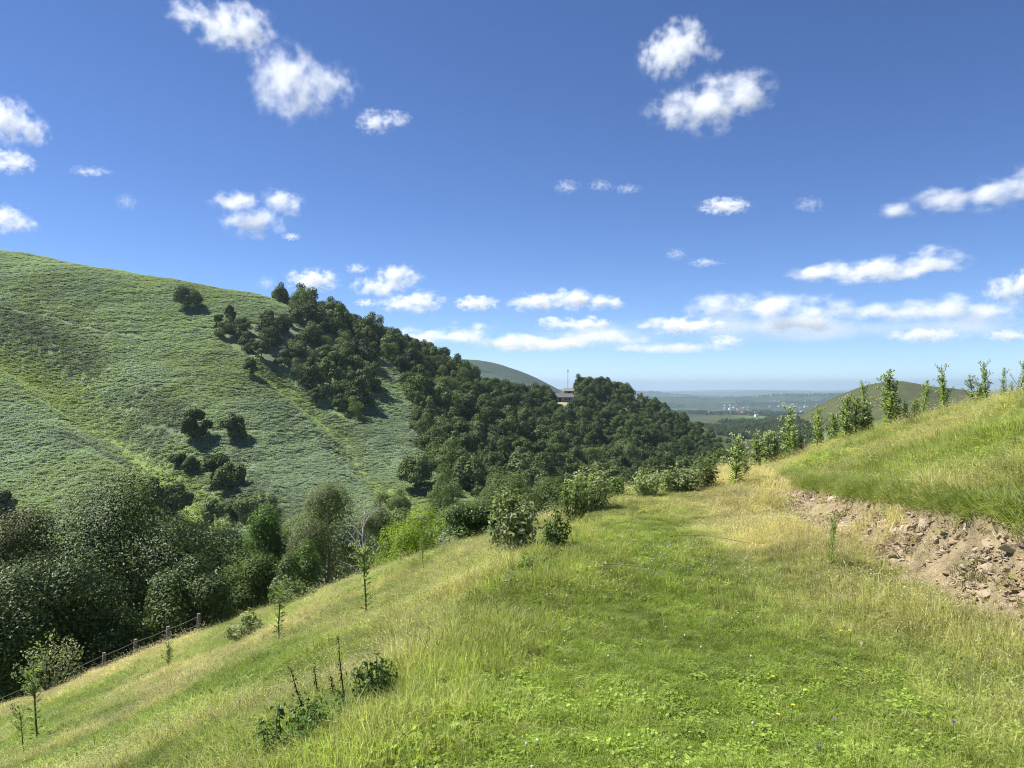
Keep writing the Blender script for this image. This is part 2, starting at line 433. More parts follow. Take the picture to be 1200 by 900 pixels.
# roughen the scar itself
sm = soil_mask(X, Y)
nz = (fbm(X, Y, .45, 4, 60) * .055 + fbm(X, Y, .14, 3, 61) * .03) * sm
co = v.copy(); co[:, 2] += nz; co[:, 0] -= np.abs(nz) * .8
me.vertices.foreach_set('co', co.astype(np.float32).ravel()); me.update()
add('meadow', me, kind='structure')
# ground behind the photographer
gx, gy = np.meshgrid(np.linspace(-30, 30, 100), np.linspace(-30, .62, 60))
# only where the fan does not reach
vv = np.stack([gx, gy, ground_z(gx, gy) - .004], -1).reshape(-1, 3)
i = np.arange(59)[:, None] * 100 + np.arange(99)[None, :]
qq = np.stack([i, i + 1, i + 101, i + 100], -1).reshape(-1, 4)
add('meadow_ground', new_mesh('meadow_ground', vv, qq, None, [M_MEADOW], {'soil': ('POINT', np.zeros(len(vv))), 'dry': ('POINT', np.full(len(vv), .3))}, smooth=True), kind='structure')

def trod(*pp):
    return [np.array(q[:2]) for q in (on_ground(px, py, 150, 600) for px, py in pp) if q is not None]
TRACKS = [trod((95, 392), (150, 391), (205, 386), (262, 386)), trod((0, 362), (60, 371), (120, 388), (170, 396)),
          trod((168, 498), (212, 508), (260, 505), (335, 508), (372, 497)), trod((150, 455), (210, 450), (290, 458), (340, 470)), trod((0, 470), (60, 492), (120, 528))]
def hill_tone(X, Y):
    """what grows where on the middle hills"""
    n = fbm(X, Y, 55, 4, 71); n2 = fbm(X, Y, 16, 3, 72)
    br = np.array([.20, .25, .15])                      # bracken, pale grey-green
    gr = np.array([.125, .178, .036])                      # grass
    hea = np.array([.075, .085, .035])
    c = br[None] * (1 + .18 * n + .10 * n2)[:, None]
    w = sstep(.15, .75, n2 + .4 * n)[:, None] * .55
    c = c * (1 - w) + gr * w
    for pts, wd in zip(GPTS, (7.0, 5.0)):
        d, sd = seg_dist(X, Y, pts)
        k = (np.exp(-(d / wd) ** 2) * .9 * (1 - .4 * sstep(250, 290, Y)))[:, None]
        c = c * (1 - k) + np.array([.20, .27, .07]) * k
    for pts in TRACKS:
        d, sd = seg_dist(X, Y, pts)
        k = (np.exp(-(d / 1.1) ** 2) * .8)[:, None]
        c = c * (1 - k) + np.array([.085, .10, .05]) * k
    # terraces and the brow of the hill run to short grass
    px = 600 + F * X / Y
    top = (sstep(330, 400, Y) * sstep(450, 300, px))[:, None] * (.25 + .25 * n[:, None])
    c = c * (1 - np.clip(top, 0, 1)) + gr * np.clip(top, 0, 1)
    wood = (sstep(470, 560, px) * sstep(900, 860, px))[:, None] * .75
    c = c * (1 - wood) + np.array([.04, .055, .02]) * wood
    spur = (sstep(730, 800, px) * sstep(510, 580, Y))[:, None]
    c = c * (1 - spur) + np.array([.10, .138, .045]) * spur
    return np.clip(c, .01, .5)
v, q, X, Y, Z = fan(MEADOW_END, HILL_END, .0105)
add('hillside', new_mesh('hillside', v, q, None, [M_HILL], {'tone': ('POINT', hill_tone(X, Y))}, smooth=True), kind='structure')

def far_tone(X, Y):
    px = 600 + F * X / Y
    n = fbm(X, Y, 400, 4, 81); n2 = fbm(X, Y, 120, 3, 82)
    right = np.array([.074, .080, .030]); grey = np.array([.056, .078, .056]); green = np.array([.042, .062, .022])
    c = right[None] * (1 + .22 * n + .12 * n2)[:, None]
    g = (sstep(860, 800, px) * sstep(4500, 3600, Y))[:, None]
    c = c * (1 - g) + grey * (1 + .2 * n2)[:, None] * g
    pl = sstep(2600, 3400, Y)
    fields = np.where(vnoise(X / 260, Y / 420, 91) > .55, 1.25, .8)[:, None] * green
    c = c * (1 - pl[:, None]) + fields * pl[:, None]
    meadow = (np.exp(-((px - 884) / 22) ** 2 - ((Y - 2900) / 420) ** 2) + np.exp(-((px - 902) / 20) ** 2 - ((Y - 1750) / 160) ** 2))[:, None]
    meadow = np.clip(meadow * 1.3, 0, 1)
    c = c * (1 - meadow) + np.array([.10, .15, .04]) * meadow
    return np.clip(c, .01, .5), pl * (1 - meadow[:, 0])
v, q, X, Y, Z = fan(HILL_END, 60000.0, .014)
ft, pl = far_tone(X, Y)
add('distant_hills', new_mesh('distant_hills', v, q, None, [M_FAR], {'tone': ('POINT', ft), 'plain': ('POINT', pl)}, smooth=True), kind='structure')
# ------------------------------------------------------------------ plants
M_BARK = simple('bark', (.085, .065, .048), .95, .4, 5)
M_BIRCHBARK = simple('birch_bark', (.42, .40, .36), .8, .35, 4)
M_CROWN = leaf_mat('wood_leaf', (.026, .046, .010), (.094, .134, .031), .1, .6, .1, .38, ((.090, .110, .040), (.16, .185, .08)))
M_SCRUB = leaf_mat('scrub_leaf', (.070, .105, .026), (.15, .20, .065), .35, .55, .15, .2, ((.085, .105, .05), (.15, .17, .09)))
M_CHEST = leaf_mat('chestnut_leaf', (.013, .028, .006), (.092, .136, .025), .12, .48, .22, .1)
M_CHESTB = leaf_mat('rusty_leaf', (.016, .028, .007), (.11, .122, .032), .12, .5, .18, .1)
M_GREENL = leaf_mat('bright_leaf', (.055, .105, .014), (.11, .19, .03), .4, .45, .3, .1)
M_BIRCH = leaf_mat('birch_leaf', (.075, .10, .036), (.15, .175, .08), .42, .5, .25, .1)
M_YELLOW = leaf_mat('lime_leaf', (.13, .19, .014), (.23, .31, .03), .45, .45, .25, .05)
M_WILLOW = leaf_mat('sallow_leaf', (.12, .155, .06), (.33, .37, .20), .45, .45, .35, .12)
M_SHRUB = leaf_mat('bramble_leaf', (.04, .075, .014), (.11, .175, .035), .35, .42, .35, .12)
M_THISTLE = leaf_mat('thistle_leaf', (.15, .205, .06), (.29, .36, .13), .55, .5, .2, .12)
M_BUD = simple('thistle_bud', (.32, .38, .17), .8, .25, 30)
M_STALK = simple('green_stalk', (.10, .12, .045), .8, .3, 20)
M_DEADSTALK = simple('dead_stalk', (.075, .045, .032), .9, .3, 20)
M_DEADWOOD = simple('bleached_wood', (.46, .43, .39), .85, .25, 6)

def ell_dirs(n, rng, zmin=-.5):
    z = rng.uniform(zmin, 1, n); a = rng.uniform(0, 2 * math.pi, n); r = np.sqrt(1 - z * z)
    return np.stack([r * np.cos(a), r * np.sin(a), z], 1)
def crown(g, rng, rx, ry, rz, zc, n_lobes, n_leaf, lsize, aspect=.62, lobe=(.26, .42), m=0, inner=.12, zmin=-.45, upbias=.35, droop=0.0, taper=0.0, off=(0, 0), jit=.42):
    """leaf clumps spread over the lobes of an uneven crown"""
    d = ell_dirs(n_lobes, rng, zmin)
    k = rng.uniform(.30, 1.0, n_lobes)[:, None] ** .6 * .82
    lc = d * k * np.array([rx, ry, rz])
    if taper: 
        f = 1 - taper * np.clip(lc[:, 2:3] / rz, -1, 1); lc[:, :2] *= f
    lr = rng.uniform(lobe[0], lobe[1], n_lobes) * (rx + ry) * .5
    w = lr ** 2; w /= w.sum()
    cnt = rng.multinomial(n_leaf, w)
    C = []; N = []; V = []
    for i in range(n_lobes):
        m_ = cnt[i]
        if m_ == 0: continue
        q = ell_dirs(m_, rng, -.75)
        out = d[i] * .8
        q = q + out * rng.uniform(0, .55, (m_, 1)); q /= np.linalg.norm(q, axis=1)[:, None]
        rr = lr[i] * np.where(rng.random(m_) < inner, rng.uniform(.3, .8, m_), rng.uniform(.78, 1.12, m_))
        p_ = lc[i] + q * rr[:, None] * np.array([1, 1, .82])
        if droop: p_[:, 2] -= droop * rr * rng.random(m_)
        C.append(p_); N.append(q + np.array([0, 0, upbias]) + rng.normal(size=(m_, 3)) * jit)
        V.append(np.clip(rng.uniform(0, 1, m_) * .75 + rng.uniform(0, .35), 0, 1))
    C = np.concatenate(C); N = np.concatenate(N); V = np.concatenate(V)
    f = [rx / np.percentile(np.abs(C[:, 0]), 98.5), ry / np.percentile(np.abs(C[:, 1]), 98.5), rz / np.percentile(C[:, 2], 98.5)]
    C *= f; lc = lc * f
    C[:, 0] += off[0]; C[:, 1] += off[1]; C[:, 2] += zc
    leaves(g, C, N, lsize * rng.uniform(.65, 1.35, len(C)), aspect, rng, m, V, fold=.06)
    return lc + np.array([off[0], off[1], zc])
def trunk(g, rng, h, r, lobes, m=0, n_limbs=7, lean=.04, z0=-.6):
    top = np.array([rng.normal() * lean * h, rng.normal() * lean * h, h])
    ts = np.linspace(0, 1, 7)[:, None]
    pts = np.array([0, 0, z0]) * (1 - ts) + top * ts + np.sin(ts * 3.1) * rng.normal(size=3) * .03 * h * np.array([1, 1, 0])
    tube(g, pts, r * (1.25 - .95 * ts[:, 0]), 7, m)
    if lobes is not None and len(lobes):
        for L in lobes[rng.permutation(len(lobes))[:n_limbs]]:
            f = rng.uniform(.35, .85); b = pts[0] * (1 - f) + pts[-1] * f
            mid = (b + L) / 2 + np.array([0, 0, -.08 * np.linalg.norm(L - b)])
            tube(g, [b, mid, b + (L - b) * .95], [r * (1 - .7 * f) * .55, r * .28, r * .1], 5, m)

# --- wood trees: shared meshes, about 10 m wide and 10.5 m tall, trunk included
def wood_tree_mesh(seed, leafm, tall=1.0, n_leaf=3900, lsize=.60, taper=.15):
    rng = np.random.default_rng(seed); g = Geo()
    rx = 5.0 * rng.uniform(.9, 1.1); ry = 5.0 * rng.uniform(.9, 1.1); rz = 5.4 * tall
    lobes = crown(g, rng, rx, ry, rz, rz * .78, int(rng.integers(17, 26)), n_leaf, lsize, .8, (.26, .44), 0, .14, -.65, .25, 0, taper, (0, 0), .26)
    trunk(g, rng, rz * 1.2, .28, lobes, 1, 5)
    return g.mesh('broadleaf_tree', [leafm, M_BARK])
WOOD = [wood_tree_mesh(100 + i, M_CROWN, (1, 1.15, .9, 1.3, 1.05, .95, 1.2, 1.0)[i]) for i in range(8)]
SCRUBT = [wood_tree_mesh(150 + i, M_SCRUB, (1.1, 1.35, .9, 1.5, 1.2)[i], 2600, .50, .3) for i in range(5)]

def in_poly(px, py, poly):
    ins = np.zeros(len(px), bool); j = len(poly) - 1
    for i in range(len(poly)):
        xi, yi = poly[i]; xj, yj = poly[j]
        c = ((yi > py) != (yj > py)) & (px < (xj - xi) * (py - yi) / (yj - yi + 1e-12) + xi)
        ins ^= c; j = i
    return ins
def project(x, y, z): return 600 + F * x / y, 450 - F * z / y
def visible(x, y, z, tol):
    f = np.linspace(.06, .985, 70)[:, None]
    X = x[None] * f; Y = y[None] * f; Z = z[None] * f
    h = ground_z(X.ravel(), Y.ravel()).reshape(X.shape)
    return ((h - Z) < tol * f).all(0)
def sample_wood(polys, box, spacing, n, seed, tol=4.0, holes=()):
    rng = np.random.default_rng(seed)
    y = np.sqrt(rng.uniform(box[2] ** 2, box[3] ** 2, n)); px0 = rng.uniform(box[0], box[1], n)
    x = (px0 - 600) / F * y
    z = ground_z(x, y); px, py = project(x, y, z)
    ok = np.zeros(n, bool)
    for p_ in polys: ok |= in_poly(px, py, p_)
    for p_ in holes: ok &= ~in_poly(px, py, p_)
    x, y, z = x[ok], y[ok], z[ok]
    vis = visible(x, y, z + 6, tol); x, y, z = x[vis], y[vis], z[vis]
    keep = []; cell = {}
    for i in range(len(x)):
        s = spacing * (1 if y[i] < 420 else 1.08)
        k = (int(x[i] // s), int(y[i] // s)); good = True
        for a in (-1, 0, 1):
            for b in (-1, 0, 1):
                for j in cell.get((k[0] + a, k[1] + b), ()):
                    if (x[i] - x[j]) ** 2 + (y[i] - y[j]) ** 2 < s * s: good = False; break
        if good: cell.setdefault(k, []).append(i); keep.append(i)
    return np.stack([x[keep], y[keep], z[keep]], 1)
TONGUE = [(258, 388), (275, 376), (300, 379), (330, 380), (352, 366), (320, 352), (335, 347), (420, 385), (470, 410), (470, 428), (443, 432), (436, 458), (412, 495), (385, 482), (345, 450), (320, 425), (285, 415), (262, 402)]
MAIN = [(470, 406), (550, 436), (640, 464), (665, 462), (690, 450), (713, 453), (742, 468), (778, 487), (816, 512), (850, 540), (878, 562), (850, 572), (760, 585), (690, 592), (600, 600), (560, 590), (525, 562), (500, 532), (487, 490), (476, 450), (468, 425)]
HOLES = [[(645, 452), (674, 452), (679, 466), (680, 482), (668, 493), (649, 492), (643, 472)], [(722, 478), (738, 478), (740, 486), (722, 486)], [(708, 496), (716, 496), (722, 506), (712, 506)]]
trees = sample_wood([TONGUE, MAIN], (240, 900, 200, 640), 7.0, 40000, 7, 4.0, HOLES)
trees = trees[np.argsort(trees[:, 1])]
print('wood trees', len(trees))
rng = np.random.default_rng(5)
GN_TREES = []
N_SINGLE = 262
def zone(px, py, y):
    if px < 345 and py > 372: return ('dark round tree on the ragged tip of the wood reaching into the open bracken', 'trees on the tip of the wood')
    if px < 445 and y < 372: return ('dark broadleaf tree in the tongue of wood running down the bracken hill', 'trees in the tongue of wood')
    if px < 560 and py < 455: return ('dark broadleaf tree on the wooded ridge line climbing the bracken hill', 'trees along the wooded ridge')
    if px < 560: return ('broadleaf tree at the edge where the main wood meets the bracken slope', 'trees at the edge of the main wood')
    if px < 690: return ('dense dark tree on the wooded slope below the hilltop house', 'trees on the slope below the house')
    return ('dense dark tree on the wooded spur above the meadow track', 'trees on the wooded spur')
for i, (x, y, z) in enumerate(trees):
    px, py = project(x, y, z)
    edge = px < 345
    s = rng.uniform(.62, 1.3) * (.72 if edge else 1.0) * (.85 if y > 480 else 1)
    v_ = int(rng.integers(8)); scr = rng.random() < .15
    if i < N_SINGLE:
        me = SCRUBT[v_ % 5] if scr else WOOD[v_]
        lb, gr = zone(px, py, y)
        add('broadleaf_tree', me, None, (x, y, z - .4), rng.uniform(0, 6.28), (s, s, s * rng.uniform(.85, 1.12)), label=lb, category='tree', group=gr)
    else:
        GN_TREES.append((x, y, z - .4, s, v_))

# scattered low bushes on the grassy back of the spur
sp_ = sample_wood([[(735, 458), (800, 488), (850, 515), (885, 545), (885, 562), (862, 556), (826, 526), (780, 492)]], (730, 900, 450, 720), 9.5, 9000, 17, 4.0)
for i, (x, y, z) in enumerate(sp_[:40]):
    s = rng.uniform(.22, .5)
    add('spur_bush', WOOD[int(rng.integers(8))], None, (x, y, z - .2), rng.uniform(0, 6.28), (s * 1.2, s * 1.2, s), label='low dark bush dotted on the grassy back of the wooded spur', category='bush', group='bushes on the grassy spur')

# --- trees that stand alone on the hill: (px, py of the foot, width px, height px, label)
def lone_tree(px, py, wpx, hpx, label, name='broadleaf_tree', cat='tree', leafm=None, seed=0, n_leaf=6500, low=.12, ls=.42, y0=90, group=None, bark=None):
    h = on_ground(px, py, y0)
    x, y, z = h
    W = wpx / F * y; H = hpx / F * y
    rng = np.random.default_rng(900 + seed)
    t = add(name, None, None, (x, y, z), 0, None, label=label, category=cat, group=group)
    g = Geo(); b = Geo()
    rz = H * (1 - low) / 2 * .92
    lobes = crown(g, rng, W / 2 * .95, W / 2 * .95, rz, H * low + rz, int(rng.integers(14, 22)), n_leaf, ls, .75, (.28, .46), 0, .2, -.7, .3, 0, .12, (0, 0), .28)
    trunk(b, rng, H * .62, W * .035, lobes, 0, 6)
    add('crown', g.mesh('crown', [leafm or M_CROWN]), t); add('trunk', b.mesh('trunk', [bark or M_BARK]), t)
    return t
LONE = [(220, 362, 33, 27, 'round solitary tree high on the open bracken hill, dark shadow beneath it'),
        (230, 519, 34, 41, 'solitary tree low on the bracken slope, wider one of the pair'),
        (275, 518, 30, 33, 'solitary tree low on the bracken slope, smaller one of the pair'),
        (293, 442, 17, 24, 'thin small tree below the tip of the wood with its shadow beside it'),
        (257, 386, 11, 19, 'narrow upright tree at the very tip of the wood'),
        (270, 379, 14, 22, 'round topped young tree just above the tip of the wood'),
        (284, 392, 18, 22, 'dark bushy tree just below the tip of the wood'),
        (268, 576, 36, 34, 'dark round tree at the foot of the green gully'),
        (252, 566, 32, 36, 'taller tree behind the round one at the foot of the gully'),
        (224, 556, 22, 22, 'low dark tree beside the bright green gully'),
        (208, 548, 20, 17, 'small bush like tree at the side of the bright green gully'),
        (300, 612, 52, 32, 'broad low thicket tree under the gully mouth'),
        (276, 606, 34, 26, 'low round bush like tree joining the thicket under the gully mouth'),
        (6, 615, 26, 42, 'dark tree cut by the picture edge at the foot of the bracken hill'),
        (178, 600, 30, 40, 'dark tree just behind the big chestnut crown'),
        (207, 612, 34, 48, 'dark tall tree between the big chestnut and the gully thicket'),
        (250, 626, 26, 44, 'slim grey green tree below the gully thicket'),
        (488, 575, 44, 44, 'dark bushy tree with black shadow where the two slopes meet'),
        (487, 570, 20, 30, 'pale grey leafed tree in front of the dark bushy one')]
for k, (px, py, w_, h_, lb) in enumerate(LONE):
    lone_tree(px, py, w_, h_, lb, leafm=M_SCRUB if k in (16, 18) else M_CROWN, seed=k, ls=.40 if w_ < 22 else .62)

# --- paler trees and scrub on the valley floor, between the meadow and the wood
scr = sample_wood([[(395, 640), (430, 600), (480, 590), (530, 572), (600, 590), (690, 592), (760, 585), (850, 570), (890, 560), (890, 640), (395, 720)]], (390, 900, 75, 300), 6.6, 9000, 11, 7.0, [[(520, 560), (556, 560), (556, 584), (520, 584)]])
print('scrub', len(scr))
rng = np.random.default_rng(6)
for i, (x, y, z) in enumerate(scr[:75]):
    s = rng.uniform(.5, .85)
    px = 600 + F * x / y
    lb, gr = (('pale green scrub tree on the valley floor beyond the yellow green tree', 'scrub trees on the valley floor') if px < 570 else
              ('mid green scrub tree below the wood, just over the meadow edge', 'scrub trees over the meadow edge'))
    add('scrub_tree', SCRUBT[int(rng.integers(5))], None, (x, y, z - .3), rng.uniform(0, 6.28), (s, s, s * rng.uniform(.9, 1.2)), label=lb, category='small tree', group=gr)

# --- the big trees in the gully beside the meadow
def near_tree(px, top, y, wpx, label, name, leafm, seed, n_leaf, ls, lobes_n=34, low=.1, base_drop=0.0, lobe=(.30, .46), bark=None, taper=.1, droop=0, zmin=-.7, aspect=.55, limbs=10, rz_k=1.0):
    x = at(px, y); z = gz(x, y) - base_drop
    H = (450 - top) / F * y - z; W = wpx / F * y * 1.08
    rng = np.random.default_rng(seed)
    t = add(name, None, None, (x, y, z), 0, None, label=label, category='tree')
    g = Geo(); b = Geo(); rz = H * (1 - low) / 2 * .95 * rz_k
    L = crown(g, rng, W / 2 * .95, W / 2 * .95, rz, H - rz * 1.03, lobes_n, int(n_leaf * 1.7), ls * .74, aspect, lobe, 0, .22, zmin, .45, droop, taper, (0, 0), .32)
    trunk(b, rng, H * .7, W * .028, L, 0, limbs)
    add('crown', g.mesh('crown', [leafm]), t); add('trunk', b.mesh('trunk', [bark or M_BARK]), t)
    return t
near_tree(152, 566, 57, 205, 'huge dark green chestnut tree with a broad glossy crown below the meadow', 'chestnut_tree', M_CHEST, 21, 42000, .27, 60, .06)
near_tree(18, 604, 50, 150, 'rusty topped chestnut tree cut by the picture edge', 'chestnut_tree', M_CHESTB, 22, 26000, .25, 44, .05)
near_tree(40, 660, 42, 165, 'low dark chestnut tree in front of the rusty topped one', 'chestnut_tree', M_CHEST, 23, 26000, .24, 40, .05)
near_tree(-70, 640, 45, 190, 'dark chestnut tree mostly outside the picture edge', 'chestnut_tree', M_CHEST, 24, 14000, .28, 34, .05)
near_tree(262, 618, 64, 104, 'dark green tree standing between the huge chestnut and the bright leafed tree', 'broadleaf_tree', M_CROWN, 25, 17000, .27, 30, .05)
near_tree(320, 598, 60, 86, 'bright green leafed tree beside the birch, black hollow below', 'broadleaf_tree', M_GREENL, 26, 15000, .24, 26, .04)
near_tree(288, 655, 55, 80, 'dark low tree filling the gap under the bright leafed tree', 'broadleaf_tree', M_CROWN, 27, 12000, .24, 24, .04)
near_tree(225, 664, 47, 96, 'shaded low tree at the skirt of the huge chestnut by the fence', 'broadleaf_tree', M_CHEST, 28, 14000, .22, 26, .04)
near_tree(130, 715, 44, 110, 'shaded bushy tree right behind the fence posts', 'broadleaf_tree', M_CHEST, 29, 14000, .22, 26, .03)
near_tree(387, 570, 58, 112, 'tall grey green birch with fine drooping foliage', 'birch_tree', M_BIRCH, 31, 30000, .20, 34, .06, 0, (.24, .40), M_BIRCHBARK, .35, .6)
near_tree(440, 582, 66, 74, 'slim birch with thin foliage behind the bare white branches', 'birch_tree', M_BIRCH, 32, 13000, .20, 22, .1, 0, (.24, .40), M_BIRCHBARK, .35, .6)
near_tree(487, 606, 38, 98, 'yellow green small tree glowing at the meadow edge', 'lime_green_tree', M_YELLOW, 33, 15000, .15, 34, .0, 0, (.28, .44), None, .0, 0, -1.0)
near_tree(556, 592, 36, 74, 'dark bush like tree with large leaves right of the yellow green one', 'sallow_tree', M_SHRUB, 34, 11000, .19, 30, .0, 0, (.28, .44), None, .0, 0, -1.0)
near_tree(528, 630, 33, 50, 'grey leafed low tree tucked under the yellow green one', 'sallow_tree', M_WILLOW, 35, 6500, .15, 24, .0, 0, (.28, .44), None, .0, 0, -1.0)
near_tree(596, 556, 70, 84, 'olive green tree behind the pale sallow shrub', 'broadleaf_tree', M_SCRUB, 36, 11000, .27, 24, .05)
near_tree(648, 566, 66, 90, 'mid green tree behind the brown stemmed shrub', 'broadleaf_tree', M_SCRUB, 37, 11000, .27, 24, .05)
near_tree(352, 640, 47, 60, 'dark shrubby tree at the foot of the birch', 'broadleaf_tree', M_SHRUB, 38, 9000, .2, 20, .03)

# bare dead birch: white branches only
def dead_tree(px, top, y, label):
    x = at(px, y); z = gz(x, y); H = (450 - top) / F * y - z
    rng = np.random.default_rng(41)
    t = add('dead_birch', None, None, (x, y, z), 0, None, label=label, category='tree')
    g = Geo(); h = Geo()
    stem = np.array([[0, 0, -.5], [.1, .1, H * .4], [-.2, 0, H * .7], [.1, .1, H]])
    tube(g, stem, [.11, .09, .05, .015], 7)
    for k in range(16):
        f = rng.uniform(.35, .95); i = min(int(f * 3), 2); b = stem[i] * (1 - (f * 3 - i)) + stem[i + 1] * (f * 3 - i)
        a = rng.uniform(0, 6.28); L = (1.15 - f) * H * .32
        e = b + np.array([math.cos(a) * L * .75, math.sin(a) * L * .5, L * rng.uniform(.3, .9)])
        mid = (b + e) / 2 + np.array([0, 0, L * .1])
        tube(h, [b, mid, e], [.035, .022, .008], 5)
        for _ in range(4):
            q = b + (e - b) * rng.uniform(.4, 1); e2 = q + rng.normal(size=3) * L * .22 + np.array([0, 0, L * .15])
            tube(h, [q, e2], [.012, .004], 4)
    add('trunk', g.mesh('trunk', [M_DEADWOOD]), t); add('branches', h.mesh('branches', [M_DEADWOOD]), t)
dead_tree(428, 578, 52, 'dead birch with bare white branches beside the tall birch')

# --- shrubs on the brow of the meadow
def stand(px, py, y):
    h = on_ground(px, py, 2.5, 60)
    if h and .55 * y < h[1] < 1.35 * y: return float(h[1])
    return y
def shrub(px, py, y, wpx, hpx, label, leafm, seed, n_leaf, ls, cat='shrub', name='shrub', stems=7, stemm=None, bare=.15, asp=.5, spread=.9, group=None):
    y = stand(px, py, y); x = at(px, y); z = gz(x, y)
    W = wpx / F * y; H = hpx / F * y * 1.16; ls *= .72; n_leaf = int(n_leaf * 1.9)
    rng = np.random.default_rng(seed)
    t = add(name, None, None, (x, y, z), 0, None, label=label, category=cat, group=group)
    g = Geo(); b = Geo(); C = []; N = []; U = []
    per = max(1, n_leaf // stems)
    for k in range(stems):
        a = rng.uniform(0, 6.28); r = W * .5 * spread * math.sqrt(rng.random()); hh = H * rng.uniform(.62, 1.0) * (1 - .35 * (r / (W * .5)))
        tip = np.array([math.cos(a) * r, math.sin(a) * r, hh]); base = np.array([math.cos(a) * r * .2, math.sin(a) * r * .2, -.06])
        mid = (base + tip) / 2 + np.array([math.cos(a), math.sin(a), 0]) * r * .15
        rad = max(.004, H * .009)
        tube(b, [base, mid, tip], [rad * 1.3, rad, rad * .4], 5)
        f = bare + (1 - bare) * rng.random(per) ** .8
        q = np.where(f[:, None] < .5, base + (mid - base) * f[:, None] * 2, mid + (tip - mid) * (f[:, None] * 2 - 1))
        sp = rng.normal(size=(per, 3)) * W * .105 * (1.25 - .6 * f[:, None])
        C.append(q + sp); N.append(sp / (np.linalg.norm(sp, axis=1)[:, None] + 1e-6) * .7 + np.array([0, 0, .6]) + rng.normal(size=(per, 3)) * .4); U.append(sp + np.array([0, 0, .3 * W * .1]))
    C = np.concatenate(C); C[:, 2] = np.maximum(C[:, 2], .02)
    leaves(g, C, np.concatenate(N), ls * rng.uniform(.6, 1.3, len(C)), asp, rng, 0, None, .1)
    add('foliage', g.mesh('foliage', [leafm]), t); add('stems', b.mesh('stems', [stemm or M_BARK]), t)
    return t
shrub(606, 652, 13.6, 62, 82, 'pale leafed sallow shrub, tallest on the brow of the meadow', M_WILLOW, 51, 900, .11, stems=12, bare=.2)
shrub(586, 652, 14.0, 32, 62, 'slender pale shrub on the slope side of the tallest sallow shrub', M_WILLOW, 151, 420, .10, stems=7, bare=.25)
shrub(672, 614, 15.0, 34, 58, 'slim shrub between the brown stemmed shrub and the grey green bush', M_SCRUB, 153, 420, .09, stems=8, bare=.2)
shrub(650, 650, 11.3, 40, 52, 'shrub with bare brown stems on the brow next to the pale sallow', M_SHRUB, 52, 330, .075, stems=11, stemm=M_DEADSTALK, bare=.35)
shrub(692, 600, 14.3, 58, 56, 'grey green sallow bush on the brow behind the brown stemmed shrub', M_WILLOW, 53, 900, .10, stems=14, bare=.08)
shrub(722, 588, 17.5, 40, 30, 'low dark green shrub at the end of the mown track', M_SHRUB, 54, 500, .10, stems=10, bare=.05)
shrub(752, 582, 18.5, 42, 34, 'pale flowering shrub at the end of the mown track', M_WILLOW, 55, 600, .10, stems=12, bare=.05)
shrub(795, 576, 20.0, 54, 28, 'wide low shrub where the track bends out of sight', M_WILLOW, 56, 700, .11, stems=14, bare=.05)
shrub(826, 573, 21.5, 34, 34, 'small pale shrub beside the tall thistle at the track bend', M_SCRUB, 57, 400, .10, stems=9, bare=.05)
shrub(632, 676, 9.3, 60, 26, 'low light green leafy clump at the foot of the sallow shrub', M_GREENL, 58, 330, .06, stems=12, bare=0)
shrub(612, 690, 8.6, 56, 22, 'grey green low herb clump on the edge of the mown track', M_WILLOW, 59, 300, .055, stems=12, bare=0)
shrub(438, 826, 6.3, 66, 66, 'leafy dark green bramble clump in the meadow by the dead dock stems', M_SHRUB, 60, 430, .045, stems=14, bare=.05, asp=.6)
shrub(372, 872, 5.3, 90, 52, 'spreading bramble at the bottom of the meadow', M_GREENL, 61, 420, .045, stems=16, bare=.0, asp=.6)
shrub(330, 893, 5.0, 62, 62, 'dark leaved nettle clump at the bottom edge of the picture', M_SHRUB, 62, 200, .055, stems=8, bare=.1, asp=.6)
shrub(290, 752, 26.0, 44, 32, 'light green shrub at the lower meadow edge before the dark tree', M_WILLOW, 63, 500, .15, stems=10, bare=.05)
shrub(350, 712, 23.5, 60, 30, 'leafy shrub at the meadow edge under the birch', M_SCRUB, 64, 700, .15, stems=12, bare=0)
shrub(60, 850, 28.0, 70, 70, 'grey leafed shrub behind the thistles at the lower fence', M_WILLOW, 65, 600, .17, stems=12, bare=.05)

# --- dead dock stems
def dock(px, py, y, hpx, lean, label, seed):
    y = stand(px, py, y); x = at(px, y); z = gz(x, y); H = hpx / F * y
    rng = np.random.default_rng(seed)
    t = add('dock_plant', None, None, (x, y, z), 0, None, label=label, category='weed')
    g = Geo(); b = Geo()
    tip = np.array([lean * H, 0, H]); pts = [np.array([0, 0, -.05]), tip * .35 + np.array([.02 * H, 0, 0]), tip * .7, tip]
    tube(b, pts, [.005, .0045, .0035, .0015], 6)
    C = []; 
    for k in range(70):
        f = rng.uniform(.35, 1); q = tip * f; C.append(q + rng.normal(size=3) * .008)
    C = np.array(C)
    leaves(g, C, rng.normal(size=(len(C), 3)), .014, .7, rng, 0)
    L = Geo(); n = 16
    c = np.stack([rng.normal(size=n) * .07, rng.normal(size=n) * .07, rng.uniform(.02, .3 * H, n)], 1)
    leaves(L, c, np.stack([rng.normal(size=n) * .5, rng.normal(size=n) * .5, np.ones(n)], 1), .12, .4, rng, 0, None, .1)
    add('stalk', b.mesh('stalk', [M_DEADSTALK]), t); add('seed_head', g.mesh('seed_head', [M_DEADSTALK]), t); add('foliage', L.mesh('foliage', [M_SHRUB]), t)
dock(402, 838, 6.1, 92, -.06, 'tallest dark brown dead dock stem in the meadow', 71)
dock(374, 832, 6.0, 52, -.12, 'short dead dock stem left of the tallest one', 72)
dock(364, 868, 5.4, 86, -.28, 'leaning brown dock stem bent away from the tallest one', 73)
dock(394, 836, 6.1, 44, -.15, 'thin short dead dock stem close against the tallest one', 74)

